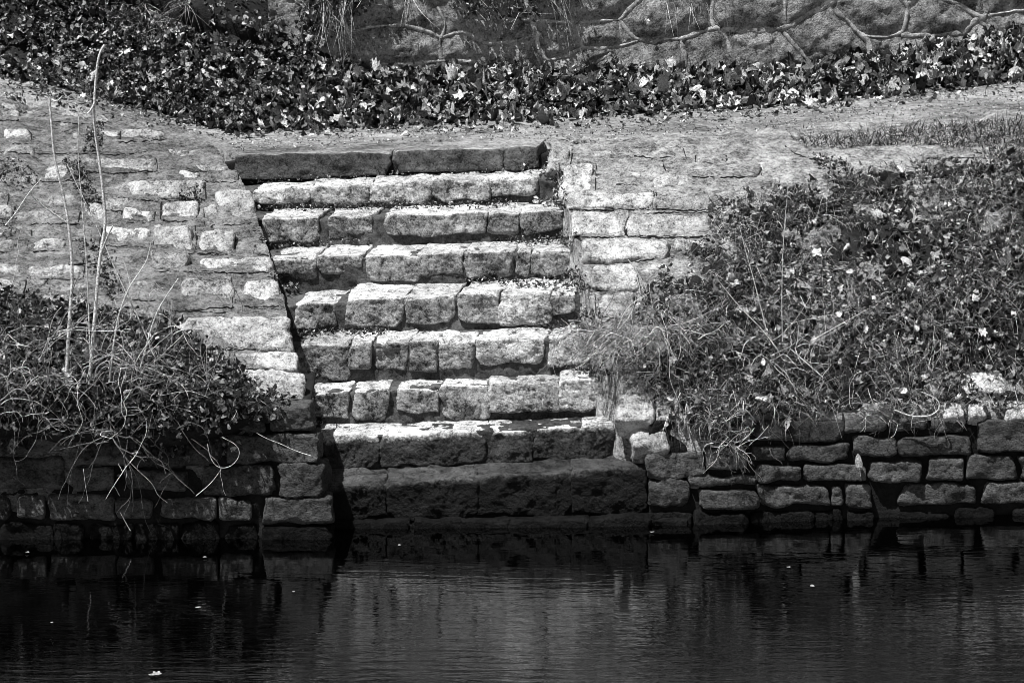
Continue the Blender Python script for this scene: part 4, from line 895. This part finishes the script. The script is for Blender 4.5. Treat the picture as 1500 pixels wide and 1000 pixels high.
big_leaf(1000, 122, 0.045, B, 'bright leaf midway up the drift near the pale grass veil', 12, upright=0.5)
big_leaf(534, 105, 0.045, B, 'pale leaf at the left end of the drift under the mortar line', 13, upright=0.6)
big_leaf(645, 101, 0.045, B, 'bright leaf tucked under the wall above the top step', 14, upright=0.5)
big_leaf(508, 120, 0.045, B, 'pale leaf just beside the ivy edge at the foot of the wall', 15, upright=0.5)
big_leaf(640, 178, 0.045, B, 'flat pale leaf at the drift edge behind the top slab', 16, upright=0.15)
big_leaf(290, 40, 0.055, B, 'large pale leaf high in the ivy of the upper left bank', 17, upright=0.6, lift=0.1)
big_leaf(298, 125, 0.050, B, 'grey leaf low in the ivy of the upper left bank', 18, upright=0.6, tone=0.7, lift=0.1)
big_leaf(195, 92, 0.045, B, 'small bright leaf right of the top of the tallest cane', 19, upright=0.6, lift=0.1)
big_leaf(385, 105, 0.050, B, 'pale leaf in the ivy close to its right end', 20, upright=0.6, tone=0.8, lift=0.1)
big_leaf(408, 148, 0.045, B, 'narrow bright leaf at the foot of the ivy', 21, upright=0.5, kind=2, lift=0.06)
big_leaf(118, 155, 0.030, B, 'small bright leaf hooked on the thin middle stem', 22, upright=0.6, lift=0.06)
big_leaf(803, 280, 0.030, ['ST'], 'pale leaf in the corner at the right end of the second row', 23, 'pale leaves lying on the steps', upright=0.3)
big_leaf(812, 288, 0.026, ['ST'], 'second pale leaf below the first in the corner by the right wall', 24, 'pale leaves lying on the steps', upright=0.3)
big_leaf(770, 249, 0.022, ['ST'], 'small pale leaf lying under the right end of the top slab', 25, 'pale leaves lying on the steps', upright=0.2)
big_leaf(1001, 640, 0.040, ['RF', 'CV'], 'pointed pale leaf hanging above the dark blocks right of the bottom steps', 26, upright=0.7, kind=2, lift=0.06)
big_leaf(990, 532, 0.040, ['RF', 'CV'], 'grey leaf at the edge of the flattened dead stems', 27, upright=0.4, tone=0.8, lift=0.05)
big_leaf(1265, 490, 0.035, ['RF', 'CV'], 'bright small leaf in the centre of the right bank', 28, upright=0.5, lift=0.06)
big_leaf(1435, 490, 0.045, ['RF', 'CV'], 'broad pale leaf low on the right bank near the edge of the photo', 29, upright=0.5, lift=0.06)
big_leaf(1250, 405, 0.032, ['RF', 'CV'], 'narrow bright leaf in the middle height of the right bank', 30, upright=0.5, kind=2, lift=0.06)
big_leaf(1320, 255, 0.042, ['RF', 'CV'], 'pale leaf on the ridge where the grass meets the right wall', 31, upright=0.4, lift=0.05)
big_leaf(225, 655, 0.045, ['LM'], 'grey leaf caught low in the large bramble', 32, upright=0.7, kind=2, tone=0.55, lift=0.1)
big_leaf(1258, 680, 0.060, [], 'translucent looking crumpled leaf hanging down the right quay wall', 33, pos=(on_plane(1256, 678, QRa, QRN) + QRN * 0.05, QRN), upright=0.6, kind=2, tone=0.62)
# floating leaves on the water
FL = [(1155, 830, 'in front of the right bank'), (1190, 858, 'furthest out on the right'), (430, 866, 'in the reflection of the left wall'), (300, 816, 'close under the left quay wall'), (76, 911, 'lowest at the left'), (40, 809, 'near the left edge'),
      (955, 779, 'just right of the bottom step'), (585, 798, 'in front of the bottom step'), (290, 889, 'at the left, right of the lowest one'), (230, 988, 'at the bottom edge of the photo'), (1115, 758, 'against the right quay wall')]
for k, (x, y, w) in enumerate(FL):
    p = at_z(x, y, 0.006); rg = np.random.default_rng(200 + k); T, F = OV if k != 9 else LT[0]; P = leaf_pts(T, rg.uniform(0.014, 0.026) if k != 9 else 0.045, 0.15, 0.1, rg); P[:, 2] = np.abs(P[:, 2])
    o = mesh_obj('floating_leaf', P * [1.5, 1, 1], F, M_leaf, attr=np.full(len(P), 0.7)); o.location = tuple(p); o.rotation_euler = (0, 0, rg.uniform(-.4, .4) + 1.57 * (k % 2))
    tag(o, 'small pale leaf floating on the dark water ' + w, 'leaf', 'leaves floating on the river')

sc.render.engine = 'CYCLES'
sc.cycles.max_bounces = 5
sc.cycles.pixel_filter_type = 'BLACKMAN_HARRIS'; sc.cycles.filter_width = 0.85
